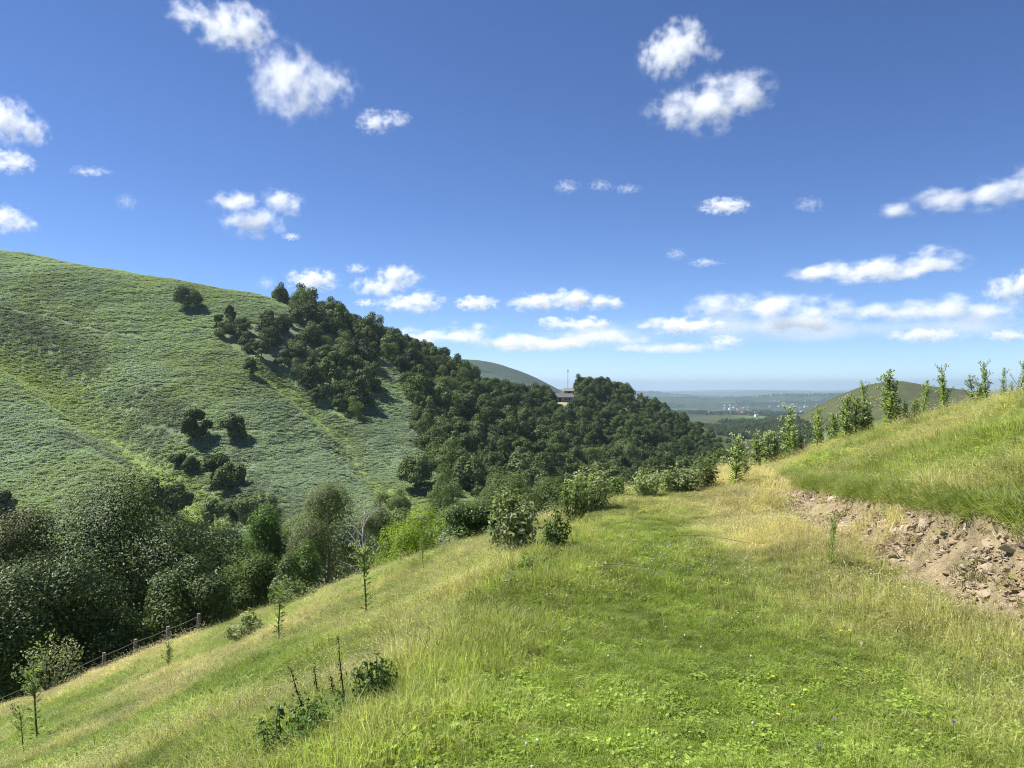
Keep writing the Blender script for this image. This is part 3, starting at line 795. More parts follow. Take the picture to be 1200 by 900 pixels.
# --- thistles
def thistle_parts(seed, branchy, top=False):
    rng = np.random.default_rng(seed)
    s = Geo(); l = Geo(); f = Geo()
    main = np.array([[0, 0, -.05], [.01, .0, .35], [-.01, .02, .7], [.0, .0, 1.0]])
    tube(s, main, [.014, .012, .009, .005], 6)
    C = []; N = []; S = []; tips = [main[-1]]
    def axis(p, q, n, s0, s1, f0=0.0):
        for k in range(n):
            u = f0 + (1 - f0) * (k + rng.random()) / n
            c = p + (q - p) * u; a = k * 2.4 + rng.normal() * .3
            sz = s0 + (s1 - s0) * u
            C.append(c + np.array([math.cos(a), math.sin(a), .25]) * sz * .6); S.append(sz)
            N.append(np.array([-math.cos(a) * .45 + rng.normal() * .25, -math.sin(a) * .45 + rng.normal() * .25, 1.0])); D.append([math.cos(a), math.sin(a), .3])
    D = []
    axis(main[0], main[3], 60 if top else 125, .12 if top else .165, .09 if top else .06, .03)
    for k in range(branchy):
        u = rng.uniform(.55, .95) if top else rng.uniform(.25, .9); p = main[0] + (main[3] - main[0]) * u; a = rng.uniform(0, 6.28)
        L = rng.uniform(.16, .30) if top else rng.uniform(.18, .42) * (1.2 - u * .85); q = p + np.array([math.cos(a) * L * .7, math.sin(a) * L * .7, L * .85])
        tube(s, [p, (p + q) / 2 + np.array([math.cos(a), math.sin(a), -.3]) * .02, q], [.006, .005, .003], 5); tips.append(q)
        axis(p, q, 13, .085, .04)
    leaves(l, C, N, np.array(S), .36, rng, 0, None, .12, D)
    for q in tips:
        for j in range(6):
            c = q + rng.normal(size=3) * .022
            v = np.array([[1, 0, 0], [-.5, .87, 0], [-.5, -.87, 0], [0, 0, 1.6], [0, 0, -1]]) * rng.uniform(.011, .019) + c
            f.put(v, None, [(0, 1, 3), (1, 2, 3), (2, 0, 3), (1, 0, 4), (2, 1, 4), (0, 2, 4)], None, None, 0)
    return s.mesh('stalk', [M_STALK]), l.mesh('foliage', [M_THISTLE]), f.mesh('blossom', [M_BUD])
THIS = [thistle_parts(200 + i, b) for i, b in enumerate((5, 16, 9, 22))] + [thistle_parts(210, 12, True), thistle_parts(211, 7, True)]
def thistle(px, foot, y, hpx, k, label, group, thick=1.0):
    y = stand(px, foot, y); x = at(px, y); z = gz(x, y); H = hpx / F * y * 1.12
    t = add('thistle', None, None, (x, y, z), (px * 1.7) % 6.28, (H * thick, H * thick, H), label=label, category='thistle', group=group)
    t.rotation_euler = (math.sin(px * 3.3) * .10, math.cos(px * 2.1) * .12, (px * 1.7) % 6.28)
    for nm, me in zip(('stalk', 'foliage', 'blossom'), THIS[k]): add(nm, me, t)
GR = 'thistles along the grassy crest'
for a in [(861, 572, 24.5, 54, 1, 'stout pale thistle standing where the crest meets the track bend', GR, 1.2),
          (886, 552, 26, 40, 1, 'bushy thistle next to the stout pale one, grown together with a taller one', GR, 1.5),
          (898, 548, 26, 36, 3, 'short bushy thistle in the low clump under the valley town', GR, 1.4),
          (919, 540, 25.5, 56, 1, 'tall thistle rising from the low clump in front of the valley town', GR, .95),
          (941, 535, 26, 24, 2, 'very short thistle between the low clump and the next tall one', GR, 1.3),
          (958, 530, 25.5, 46, 1, 'thistle of middle height on the crest below the hill flank', GR, 1.1),
          (972, 526, 25.5, 24, 2, 'stubby thistle close beside the one of middle height', GR, 1.2),
          (990, 520, 25, 50, 3, 'broad thistle clump in front of the brown hill slope', GR, 1.25),
          (1002, 516, 25, 46, 1, 'leafy thistle joined to the broad clump', GR, 1.15),
          (1019, 510, 24.5, 56, 0, 'slender thistle with a loose pale top before the brown hill', GR, .9),
          (1049, 504, 24, 60, 3, 'largest bushy thistle, in front of the brown hill summit', GR, 1.35),
          (1064, 500, 24, 24, 2, 'short thistle at the skirt of the largest bushy one', GR, 1.5),
          (1081, 492, 23, 42, 2, 'thin thistle with an open top right of the brown hill summit', GR, 1.0),
          (1107, 489, 22.5, 52, 1, 'dense single spike of thistle alone at the shoulder of the brown hill', GR, .85),
          (1141, 478, 20.5, 36, 2, 'feathery thistle left in the last group on the crest', GR, 1.1),
          (1157, 474, 19.5, 44, 1, 'tallest leafy thistle in the last group on the crest', GR, .85),
          (1175, 470, 18.5, 36, 0, 'thin bare thistle between the two leafy ones of the last group', GR, .9),
          (1185, 468, 18, 20, 2, 'very small thistle in the last group on the crest', GR, .9),
          (1195, 468, 17.5, 40, 0, 'pale topped thistle at the picture edge on the crest', GR, 1.0)]: thistle(*a)
for a in [(873, 563, 25, 30, 3, 'low leafy thistle tucked between the stout pale one and the bushy one', GR, 1.4),
          (908, 545, 26, 34, 3, 'low thistle filling the clump under the valley town on its uphill side', GR, 1.4),
          (930, 538, 25.5, 34, 1, 'leafy thistle just uphill of the tall one in front of the valley town', GR, 1.3),
          (981, 523, 25.2, 34, 3, 'low bushy thistle joined to the downhill side of the broad clump', GR, 1.4),
          (1010, 513, 25, 38, 3, 'bushy thistle closing the broad clump on its uphill side', GR, 1.3),
          (1040, 506, 24.3, 34, 1, 'low thistle at the downhill skirt of the largest bushy one', GR, 1.4),
          (1072, 496, 23.5, 26, 3, 'squat thistle between the largest bushy one and the thin open one', GR, 1.4),
          (1148, 476, 20, 26, 3, 'squat thistle at the foot of the feathery one', GR, 1.4)]: thistle(*a)
GL = 'thistles down the meadow slope'
for a in [(430, 724, 18.0, 74, 4, 'tall grey thistle in mid slope with a spreading pale head', GL, 1.05),
          (327, 754, 21, 66, 5, 'gaunt thistle low on the slope before the birch', GL, 1.0),
          (497, 672, 20, 36, 5, 'small thin thistle below the yellow green tree', GL, .8),
          (267, 756, 25, 22, 1, 'tiny thistle at the lower meadow edge near the light green shrub', GL, 1.0),
          (197, 788, 25, 30, 1, 'short dense thistle standing at the fence', GL, 1.0),
          (44, 872, 20, 80, 4, 'tall thistle with the bare foot by the lower fence', GL, 1.0),
          (29, 890, 18.5, 56, 5, 'shorter thistle beside the tall one by the lower fence', GL, .8),
          (974, 666, 7.6, 58, 2, 'dark little thistle on the dry strip in front of the bank', GL, .55)]: thistle(*a)
# ------------------------------------------------------------------ scattered ground cover
def scatter(name, pts, rot, scl, idx, tint, bright, meshes, **props):
    n = len(pts)
    me = bpy.data.meshes.new(name); me.vertices.add(n); me.vertices.foreach_set('co', np.asarray(pts, np.float32).ravel())
    def at_(nm, typ, key, val):
        a = me.attributes.new(nm, typ, 'POINT'); a.data.foreach_set(key, np.ascontiguousarray(val).ravel())
    at_('turn', 'FLOAT_VECTOR', 'vector', np.asarray(rot, np.float32)); scl = np.asarray(scl, np.float32); scl = np.repeat(scl[:, None], 3, 1) if scl.ndim == 1 else scl; at_('size', 'FLOAT_VECTOR', 'vector', scl)
    at_('pick', 'INT', 'value', np.asarray(idx, np.int32)); at_('tint', 'FLOAT', 'value', np.asarray(tint, np.float32)); at_('bright', 'FLOAT', 'value', np.asarray(bright, np.float32))
    c = bpy.data.collections.new(name + '_kinds')
    for i, m_ in enumerate(meshes):
        o = bpy.data.objects.new('%s_kind_%02d' % (name, i), m_); c.objects.link(o)
    t = bpy.data.node_groups.new(name, 'GeometryNodeTree')
    t.interface.new_socket('Geometry', in_out='INPUT', socket_type='NodeSocketGeometry'); t.interface.new_socket('Geometry', in_out='OUTPUT', socket_type='NodeSocketGeometry')
    N = t.nodes.new; L = t.links.new
    gi = N('NodeGroupInput'); go = N('NodeGroupOutput'); ip = N('GeometryNodeInstanceOnPoints'); ci = N('GeometryNodeCollectionInfo')
    ci.inputs['Collection'].default_value = c; ci.inputs['Separate Children'].default_value = True; ci.inputs['Reset Children'].default_value = True
    ip.inputs['Pick Instance'].default_value = True
    def na(nm, typ):
        q = N('GeometryNodeInputNamedAttribute'); q.data_type = typ; q.inputs[0].default_value = nm; return q.outputs[0]
    L(gi.outputs[0], ip.inputs['Points']); L(ci.outputs[0], ip.inputs['Instance'])
    L(na('pick', 'INT'), ip.inputs['Instance Index']); L(na('turn', 'FLOAT_VECTOR'), ip.inputs['Rotation']); L(na('size', 'FLOAT_VECTOR'), ip.inputs['Scale'])
    L(ip.outputs[0], go.inputs[0])
    o = add(name, me, kind='stuff', **props)
    md = o.modifiers.new('scatter', 'NODES'); md.node_group = t
    return o

# --- grass tufts
M_GRASS = leaf_mat('grass_blade', (.128, .188, .026), (.285, .355, .078), .42, .5, .22, 0, ((.29, .25, .105), (.56, .50, .28)), inst=True)
M_HERB = leaf_mat('herb_leaf', (.15, .22, .03), (.29, .38, .075), .42, .5, .2, 0, ((.14, .17, .04), (.22, .24, .08)), inst=True)
def blades(g, rng, n, rad, h0, h1, w, bend, rr=(0, 1), m=0):
    a = rng.uniform(0, 6.28, n); r = rad * np.sqrt(rng.random(n))
    base = np.stack([r * np.cos(a), r * np.sin(a), np.full(n, -.015)], 1)
    H = rng.uniform(h0, h1, n)[:, None]
    d = np.stack([np.cos(a), np.sin(a), np.zeros(n)], 1) * .5 + rng.normal(size=(n, 3)) * np.array([.7, .7, 0]); 
    bd = rng.uniform(.2, 1, n)[:, None] * bend
    up = np.array([0, 0, 1.0])
    p1 = base + (up * .62 + d * bd * .28) * H; p2 = base + (up * (1 - .38 * np.minimum(bd, 1.3)) + d * bd * .85) * H
    s = np.cross(d, up); s /= np.linalg.norm(s, axis=1)[:, None] + 1e-6
    ph = rng.uniform(0, 6.28, n)[:, None]; s = s * np.cos(ph) + (d / (np.linalg.norm(d, axis=1)[:, None] + 1e-6)) * np.sin(ph)
    W = w * rng.uniform(.6, 1.3, n)[:, None]
    v = np.stack([base - s * W * .5, base + s * W * .5, p1 + s * W * .42, p1 - s * W * .42, p2], 1).reshape(-1, 3)
    k = np.arange(n) * 5
    rv = rng.uniform(rr[0], rr[1], n)
    g.put(v, np.stack([k, k + 1, k + 2, k + 3], 1), np.stack([k + 3, k + 2, k + 4], 1), rv, rv, m)
def tuft(seed, kind):
    rng = np.random.default_rng(seed); g = Geo()
    if kind == 'lawn': blades(g, rng, 70, .13, .05, .13, .0045, 1.1)
    elif kind == 'long':
        blades(g, rng, 55, .10, .10, .24, .005, 1.0); blades(g, rng, 8, .08, .2, .32, .003, .7, (.7, 1))
    elif kind == 'hay':
        blades(g, rng, 34, .12, .08, .22, .004, 1.3, (.2, .9)); n = 6; blades(g, rng, n, .1, .2, .36, .0028, .8, (.6, 1))
        c = np.stack([rng.normal(size=9) * .12, rng.normal(size=9) * .12, rng.uniform(.2, .33, 9)], 1)
        leaves(g, c, rng.normal(size=(9, 3)), .02, .3, rng, 0, rng.uniform(.5, 1, 9))
    elif kind == 'herb':
        n = 46; a = rng.uniform(0, 6.28, n); r = .13 * np.sqrt(rng.random(n))
        c = np.stack([r * np.cos(a), r * np.sin(a), rng.uniform(.02, .10, n)], 1)
        leaves(g, c, np.stack([rng.normal(size=n) * .5, rng.normal(size=n) * .5, np.ones(n)], 1), rng.uniform(.022, .05, n), .75, rng, 1, None, .08)
        blades(g, rng, 18, .13, .05, .14, .0045, 1.0)
    elif kind == 'mat':                                     # dead thatch lying flat
        n = 40; a = rng.uniform(0, 6.28, n); r = .16 * np.sqrt(rng.random(n))
        c = np.stack([r * np.cos(a), r * np.sin(a), rng.uniform(.01, .07, n)], 1)
        leaves(g, c, np.stack([rng.normal(size=n) * .35, rng.normal(size=n) * .35, np.ones(n)], 1), rng.uniform(.08, .2, n), .035, rng, 0, rng.uniform(.3, 1, n))
        blades(g, rng, 16, .13, .05, .12, .004, 1.3)
    return g.mesh('tuft', [M_GRASS, M_HERB])
TUFTS = [tuft(300 + i, k) for i, k in enumerate(['lawn'] * 4 + ['long'] * 3 + ['hay'] * 4 + ['herb'] * 3 + ['mat'] * 2)]
def grass_points(y0, y1, dens, seed, tmin=-1.15, tmax=1.05, size=1.0):
    rng = np.random.default_rng(seed)
    n = int(dens * (tmax - tmin) * (y1 ** 2 - y0 ** 2) / 2)
    y = np.sqrt(rng.uniform(y0 ** 2, y1 ** 2, n)); t = rng.uniform(tmin, tmax, n)
    x = t * y
    lim = brk(t)
    k = (y < lim + 9) & (y > 1.3)
    x, y = x[k], y[k]
    so = soil_mask(x, y)
    k = rng.random(len(x)) > np.clip(so * 1.1, 0, .91)
    x, y = x[k], y[k]
    return x, y, size
rng = np.random.default_rng(77)
bands = [grass_points(1.3, 6, 620, 1, size=.85), grass_points(6, 11, 330, 2, size=1.0), grass_points(11, 18, 160, 3, size=1.2), grass_points(18, 40, 85, 4, size=1.5)]
x = np.concatenate([b[0] for b in bands]); y = np.concatenate([b[1] for b in bands]); sz = np.concatenate([np.full(len(b[0]), b[2]) for b in bands])
xo, xt = track_edges(y)
dr = dryness(x, y); n1 = fbm(x, y, 1.4, 3, 61); n2 = fbm(x, y, .6, 2, 62); n3 = fbm(x, y, 3.5, 3, 63)
u = rng.random(len(x))
track = sstep(-.2, .8, x - xo) * sstep(xt - .6, xt - 1.5, x)
kind = np.where(u < .30 + .45 * track - .25 * dr, 0, np.where(u < .62 + .2 * track - .2 * dr, 1, 2))
kind = np.where((kind == 2) & (dr < .32), 1, kind)
herb = rng.random(len(x)) < np.clip(.06 + .55 * np.clip(n3 - .25, 0, 1), 0, .5) * (1 - dr) * (1 - .5 * track)
matm = rng.random(len(x)) < .14 + .28 * (.4 + dr) * (n2 > .25)
idx = np.select([herb, matm, kind == 0, kind == 1], [11 + rng.integers(0, 3, len(x)), 14 + rng.integers(0, 2, len(x)), rng.integers(0, 4, len(x)), 4 + rng.integers(0, 3, len(x))], 7 + rng.integers(0, 4, len(x)))
tint = np.clip(dr * 1.0 + .2 * n1 + .12 * n2 + rng.normal(size=len(x)) * .16 + (kind == 2) * .15, 0, 1)
tint = np.where(herb, tint * .4, tint)
bright = np.clip(.98 + .14 * n1 + .16 * n2 + .14 * n3 + rng.normal(size=len(x)) * .27 + .12 * track, .35, 1.8)
scale = sz * rng.uniform(.7, 1.3, len(x)) * np.clip(.95 + .3 * n1 - .25 * track + .25 * sstep(.5, 2, x - xt), .5, 1.6)
hz_ = np.interp(y, [0, 6, 11, 18, 40], [.95, .85, .66, .5, .42]) * (1 - .25 * track)
hz_ = hz_ * np.clip(1 + .55 * n2 + .35 * n1, .45, 1.7) * (1 - .3 * sstep(.4, -.8, x - xo)) * (1 - .15 * sstep(.2, 1, x - xt))
scale = np.stack([scale, scale, scale * hz_], 1)
z = ground_z(x, y)
rot = np.stack([rng.normal(size=len(x)) * .12, rng.normal(size=len(x)) * .12 - .1, rng.uniform(0, 6.28, len(x))], 1)
print('grass', len(x))
scatter('grass', np.stack([x, y, z], 1), rot, scale, idx, tint, bright, TUFTS, label='meadow grass, mown green on the track and hay coloured along the bank', category='grass')

# turf lip hanging over the top of the scar
yl = np.linspace(3.2, 18.0, 1100) + rng.normal(size=1100) * .02
xo, xt = track_edges(yl); xt = xt + 0.18 * fbm(yl, yl * 0, 1.7, 3, 5)
xl = xt + BANK_W + rng.uniform(-.02, .14, len(yl))
lip_rot = np.stack([rng.normal(size=len(yl)) * .2, np.full(len(yl), -.55) + rng.normal(size=len(yl)) * .25, rng.normal(size=len(yl)) * .5], 1)
scatter('turf_fringe', np.stack([xl, yl, ground_z(xl, yl) - .01], 1), lip_rot, rng.uniform(.7, 1.25, len(yl)), rng.choice([4, 5, 6, 0, 1, 7], len(yl)), np.clip(rng.normal(size=len(yl)) * .15 + .15, 0, 1), rng.uniform(.7, 1.15, len(yl)), TUFTS, label='ragged turf fringe hanging over the bare scar', category='grass')

# --- clover heads, yellow flowers
M_WHITE = simple('clover_white', (.62, .56, .52), .8, .15, 60)
M_YEL = simple('hawkbit_yellow', (.75, .52, .02), .7, .1, 60)
M_PURPLE = simple('selfheal_purple', (.16, .09, .26), .8, .2, 60)
def ball(g, c, r, m):
    v = []; 
    for k in range(3):
        zz = (-.6, .1, .75)[k]; rr = math.sqrt(1 - zz * zz)
        for j in range(6): v.append((rr * math.cos(j * 1.047 + k * .5), rr * math.sin(j * 1.047 + k * .5), zz))
    v += [(0, 0, 1), (0, 0, -1)]
    q = [(k * 6 + j, k * 6 + (j + 1) % 6, (k + 1) * 6 + (j + 1) % 6, (k + 1) * 6 + j) for k in range(2) for j in range(6)]
    t = [(12 + j, 12 + (j + 1) % 6, 18) for j in range(6)] + [((j + 1) % 6, j, 19) for j in range(6)]
    g.put(np.array(v) * r + np.array(c), q, t, None, None, m)
def clover_mesh():
    g = Geo(); tube(g, [(0, 0, -.02), (.005, 0, .06), (0, .01, .115)], .0018, 4, 1); ball(g, (0, .01, .125), .011, 0)
    return g.mesh('clover', [M_WHITE, M_STALK])
n = 2000
yc = np.sqrt(rng.uniform(2.2 ** 2, 9 ** 2, n)); tc = rng.uniform(-.3, .32, n); xc = tc * yc
k = (rng.random(n) < np.clip(fbm(xc, yc, 1.3, 3, 64) * 1.4 + .12, .04, .8)) & (dryness(xc, yc) < .5) & (soil_mask(xc, yc) < .2)
xc, yc = xc[k], yc[k]
print('clover', len(xc))
scatter('clover_blossom', np.stack([xc, yc, ground_z(xc, yc)], 1), rng.normal(size=(len(xc), 3)) * .2, rng.uniform(.4, .75, len(xc)), np.zeros(len(xc)), np.zeros(len(xc)), np.ones(len(xc)), [clover_mesh()], label='white clover heads dotted through the mown grass', category='clover')
def flower_meshes(m):
    a = Geo(); tube(a, [(0, 0, -.02), (.01, 0, .12), (0, .01, .22)], .0025, 5)
    b = Geo(); n = 14; an = np.arange(n) * 6.283 / n
    leaves(b, np.stack([.012 * np.cos(an), .012 * np.sin(an) + .01, np.full(n, .223)], 1), np.stack([-.25 * np.cos(an), -.25 * np.sin(an), np.ones(n)], 1), .024, .35, np.random.default_rng(1), 0, None, 0, np.stack([np.cos(an), np.sin(an), an * 0], 1))
    ball(b, (0, .01, .221), .006, 0)
    return a.mesh('stalk', [M_STALK]), b.mesh('blossom', [m])
YF = flower_meshes(M_YEL); PF = flower_meshes(M_PURPLE)
for px, py, y, kindf, lb in [(936, 632, 9.0, YF, 'yellow flower on the dry strip nearest the little thistle'), (986, 757, 5.0, YF, 'yellow flower beside a flat pale stone in the dry grass'),
    (996, 755, 5.0, YF, 'yellow flower paired with another by the pale stone'), (928, 834, 3.9, YF, 'bright yellow flower low in the dry grass'), (944, 817, 4.1, YF, 'yellow flower just above the brightest one'),
    (913, 845, 3.8, YF, 'small yellow flower down from the brightest one'), (905, 797, 4.3, YF, 'yellow flower alone between the dry and the green grass'), (473, 815, 6.2, YF, 'cluster like yellow flower by the bramble clump'),
    (977, 855, 3.7, PF, 'small violet flower in the dry grass'), (962, 890, 3.4, PF, 'violet flower at the bottom of the picture'), (1118, 857, 3.6, PF, 'violet flower below the stony bank')]:
    x_ = at(px, y); s_ = .45 if kindf is PF else .5
    t = add('yellow_flower' if kindf is YF else 'violet_flower', None, None, (x_, y, gz(x_, y)), px % 6, s_, label=lb, category='flower')
    add('stalk', kindf[0], t); add('blossom', kindf[1], t)

# --- stones in the scar
M_STONE, nt, out = material('shale')
co_ = nt.n.new('ShaderNodeTexCoord'); oi = nt.n.new('ShaderNodeObjectInfo')
f1 = nt.noise(co_.outputs['Object'], 3.0, 5, .65)
cc = nt.ramp(oi.outputs['Random'], [(0, rgb(.46, .35, .21)), (.3, rgb(.33, .25, .16)), (.55, rgb(.52, .43, .29)), (.8, rgb(.36, .30, .22)), (1, rgb(.58, .50, .37))])
cc = nt.mix(nt.math('MULTIPLY', f1, .75), cc, rgb(.17, .115, .07))
bp = nt.new('ShaderNodeBump', Strength=.6, Distance=.05, Height=f1)
p = nt.new('ShaderNodeBsdfPrincipled', Base_Color=cc, Roughness=.85, Normal=bp.outputs[0]); p.inputs['Specular IOR Level'].default_value = .2
nt.l.new(p.outputs[0], out.inputs[0])
def stone_mesh(seed):
    """an angular slab: a convex block cut by random planes"""
    rng = np.random.default_rng(seed)
    bm = bmesh.new()
    pts = rng.uniform(-1, 1, (16, 3)) * np.array([1, .75, .33])
    for p_ in pts: bm.verts.new(p_)
    bmesh.ops.convex_hull(bm, input=bm.verts)
    bmesh.ops.delete(bm, geom=[v_ for v_ in bm.verts if not v_.link_faces], context='VERTS')
    bmesh.ops.bevel(bm, geom=list(bm.edges), offset=.035, segments=1, affect='EDGES', clamp_overlap=True)
    me = bpy.data.meshes.new('stone'); bm.to_mesh(me); bm.free(); me.materials.append(M_STONE)
    return me
STONES = [stone_mesh(400 + i) for i in range(9)]
rng = np.random.default_rng(88)
n = 110000
ys = rng.uniform(3.4, 18, n); xs = track_edges(ys)[1] + rng.uniform(-2.4, .62, n)
sm_ = soil_mask(xs, ys); k = rng.random(n) < sm_ ** 1.5 * (fbm(xs, ys, .8, 3, 91) * .3 + .8)
xs, ys = xs[k], ys[k]; zs = ground_z(xs, ys)
xs, ys, zs = xs[:21000], ys[:21000], zs[:21000]
size = .014 + .05 * rng.random(len(xs)) ** 2.2
print('rubble', len(xs))
scatter('rubble', np.stack([xs, ys, zs], 1), np.stack([rng.normal(size=len(xs)) * .5, rng.normal(size=len(xs)) * .5 - .3, rng.uniform(0, 6.28, len(xs))], 1), np.stack([size, size, size * rng.uniform(.5, 1.1, len(xs))], 1), rng.integers(0, 9, len(xs)), np.zeros(len(xs)), np.ones(len(xs)), STONES, label='loose shale rubble covering the bare earth of the bank', category='rubble')
k = 0; placed = []
for x_, y_ in zip(xs[::-1], ys[::-1]):
    if len(placed) >= 270: break
    r = float(.045 + .075 * rng.random() ** 2.2)
    if any((x_ - a) ** 2 + (y_ - b) ** 2 < (r + c) ** 2 * .8 for a, b, c in placed): continue
    placed.append((x_, y_, r))
    o = add('stone', STONES[int(rng.integers(9))], None, (x_, y_, gz(x_, y_) + r * .08), None, (r, r, r * rng.uniform(.6, 1.2)),
            label=('angular tan slab of shale sticking out of the nearer bare scar' if y_ < 8.6 else 'angular tan block of shale in the farther scar under the turf'), category='stone', group=('stones in the nearer scar' if y_ < 8.6 else 'stones in the farther scar'))
    o.rotation_euler = (rng.normal() * .45, rng.normal() * .4 - .35, rng.uniform(0, 6.28))
for px, py, y, r, lb in [(985, 618, 9.9, .16, 'largest pale block of stone at the foot of the farther scar'), (1003, 737, 5.35, .085, 'flat pale stone lying alone in the dry grass'), (1018, 757, 5.0, .07, 'pale stone half sunk in the dry grass below the flat one'),
                     (963, 668, 7.5, .13, 'pale stone at the foot of the little thistle'), (1188, 672, 6.2, .12, 'big dark faced boulder at the picture edge in the scar'), (1160, 688, 6.05, .09, 'dark faced boulder next to the biggest one in the scar')]:
    x_ = at(px, y)
    o = add('stone', STONES[int(px) % 9], None, (x_, y, gz(x_, y) + r * .15), None, (r, r, r * 1.3), label=lb, category='stone'); o.rotation_euler = (.2, -.3, px % 5)

# --- fence below the meadow
M_POST = simple('weathered_post', (.20, .175, .15), .9, .3, 12); M_WIRE = simple('fence_wire', (.16, .15, .14), .6, .1, 5, .4, .5)
fx = []
for px in (-60, -10, 35, 77, 121, 158, 196, 232):
    y = float(brk((px - 600) / F)) + 5.4
    fx.append((at(px, y), y))
fz = [gz(*q) for q in fx]
t = add('wire_fence', None, None, (fx[3][0], fx[3][1], fz[3]), 0, None, label='weathered post and wire fence along the lower edge of the meadow', category='fence')
org = np.array([fx[3][0], fx[3][1], fz[3]])
for (a, b), c in zip(fx, fz):
    g = Geo(); p0 = np.array([a, b, c]) - org
    tube(g, [p0 + [0, 0, -.3], p0 + [.02, 0, .5], p0 + [.03, 0, 1.1]], [.075, .07, .062], 8)
    add('post', g.mesh('post', [M_POST]), t)
for hh in (.4, .7, 1.0):
    g = Geo(); pts = []
    for i in range(len(fx) - 1):
        A = np.array([*fx[i], fz[i] + hh]) - org; B = np.array([*fx[i + 1], fz[i + 1] + hh]) - org
        for u_ in np.linspace(0, 1, 5)[:-1 if i < len(fx) - 2 else 5]: pts.append(A * (1 - u_) + B * u_ + np.array([0, -.07, -.12 * u_ * (1 - u_)]))
    tube(g, pts, .008, 5); add('wire', g.mesh('wire', [M_WIRE]), t)

# --- fallen twigs on the track
M_TWIG = simple('dry_twig', (.16, .12, .09), .9, .3, 15)
for px, py, y, L, rz, lb in [(720, 676, 7.6, .7, .1, 'thin dry twig lying across the mown track'), (835, 640, 9.0, .9, -.5, 'bent dead bramble cane on the dry side of the track')]:
    g = Geo(); x_ = at(px, y)
    pts = [(u_ * L - L / 2, math.sin(u_ * 5) * .05, .05 + .03 * math.sin(u_ * 3)) for u_ in np.linspace(0, 1, 7)]
    tube(g, pts, .0035, 5); tube(g, [pts[3], (pts[3][0] + .1, .12, .12)], .0025, 5)
    o = add('dry_twig', g.mesh('dry_twig', [M_TWIG]), None, (x_, y, gz(x_, y)), rz, None, label=lb, category='twig')

# --- bracken on the hill
M_BRACKEN = leaf_mat('bracken_frond', (.165, .218, .15), (.31, .38, .28), .35, .6, .15, 0, ((.17, .215, .06), (.28, .33, .12)), inst=True)
def bracken(seed):
    rng = np.random.default_rng(seed); g = Geo(); n = 64
    a = rng.uniform(0, 6.28, n); r = 1.15 * np.sqrt(rng.random(n))
    c = np.stack([r * np.cos(a), r * np.sin(a), .16 + .15 * rng.random(n) + .08 * (1 - r)], 1)
    leaves(g, c, np.stack([np.cos(a) * .3 + rng.normal(size=n) * .3, np.sin(a) * .3 + rng.normal(size=n) * .3, np.ones(n)], 1), rng.uniform(.26, .52, n), .5, rng, 0, None, .05, None, .12)
    return g.mesh('bracken', [M_BRACKEN])
rng = np.random.default_rng(99)
n = 138000
y = np.sqrt(rng.uniform(120 ** 2, 428 ** 2, n)); px = rng.uniform(-400, 560, n); x = (px - 600) / F * y
z = ground_z(x, y); _, py = project(x, y, z)
k = ~(in_poly(px, py, MAIN) | in_poly(px, py, TONGUE)) & (py < 660)
d0, _s0 = seg_dist(x, y, GPTS[0]); d1, _s = seg_dist(x, y, GPTS[1])
cov = fbm(x, y, 26, 4, 93)
k &= (rng.random(n) > np.exp(-(np.minimum(d0 + 6 * sstep(240, 290, y), d1 + 2.0) / 5.0) ** 2) * .97) & (cov > -9)
for tp_ in TRACKS:
    k &= seg_dist(x, y, tp_)[0] > .8
sd0 = _s0[k]
x, y, z = x[k], y[k], z[k]; cov = cov[k]; d0 = d0[k]; d1 = d1[k]
dk = np.exp(-((d0 - 15) / 8) ** 2) * (sd0 < 0) * (fbm(x, y, 14, 3, 96) > -.1)
print('bracken', len(x))
scatter('bracken', np.stack([x, y, z], 1), np.stack([rng.normal(size=len(x)) * .12 + .18, rng.normal(size=len(x)) * .12, rng.uniform(0, 6.28, len(x))], 1), rng.uniform(.7, 1.35, len(x)), rng.integers(0, 5, len(x)),
        np.clip(.15 + .5 * fbm(x, y, 40, 3, 94) + .5 * np.exp(-(d0 / 11) ** 2) + .4 * np.exp(-(d1 / 8) ** 2), 0, .95), np.clip(1.08 + .22 * fbm(x, y, 30, 4, 95) + rng.normal(size=len(x)) * .12 - .45 * dk, .35, 1.5), [bracken(500 + i) for i in range(5)], label='pale green bracken covering the whole open hillside', category='bracken')

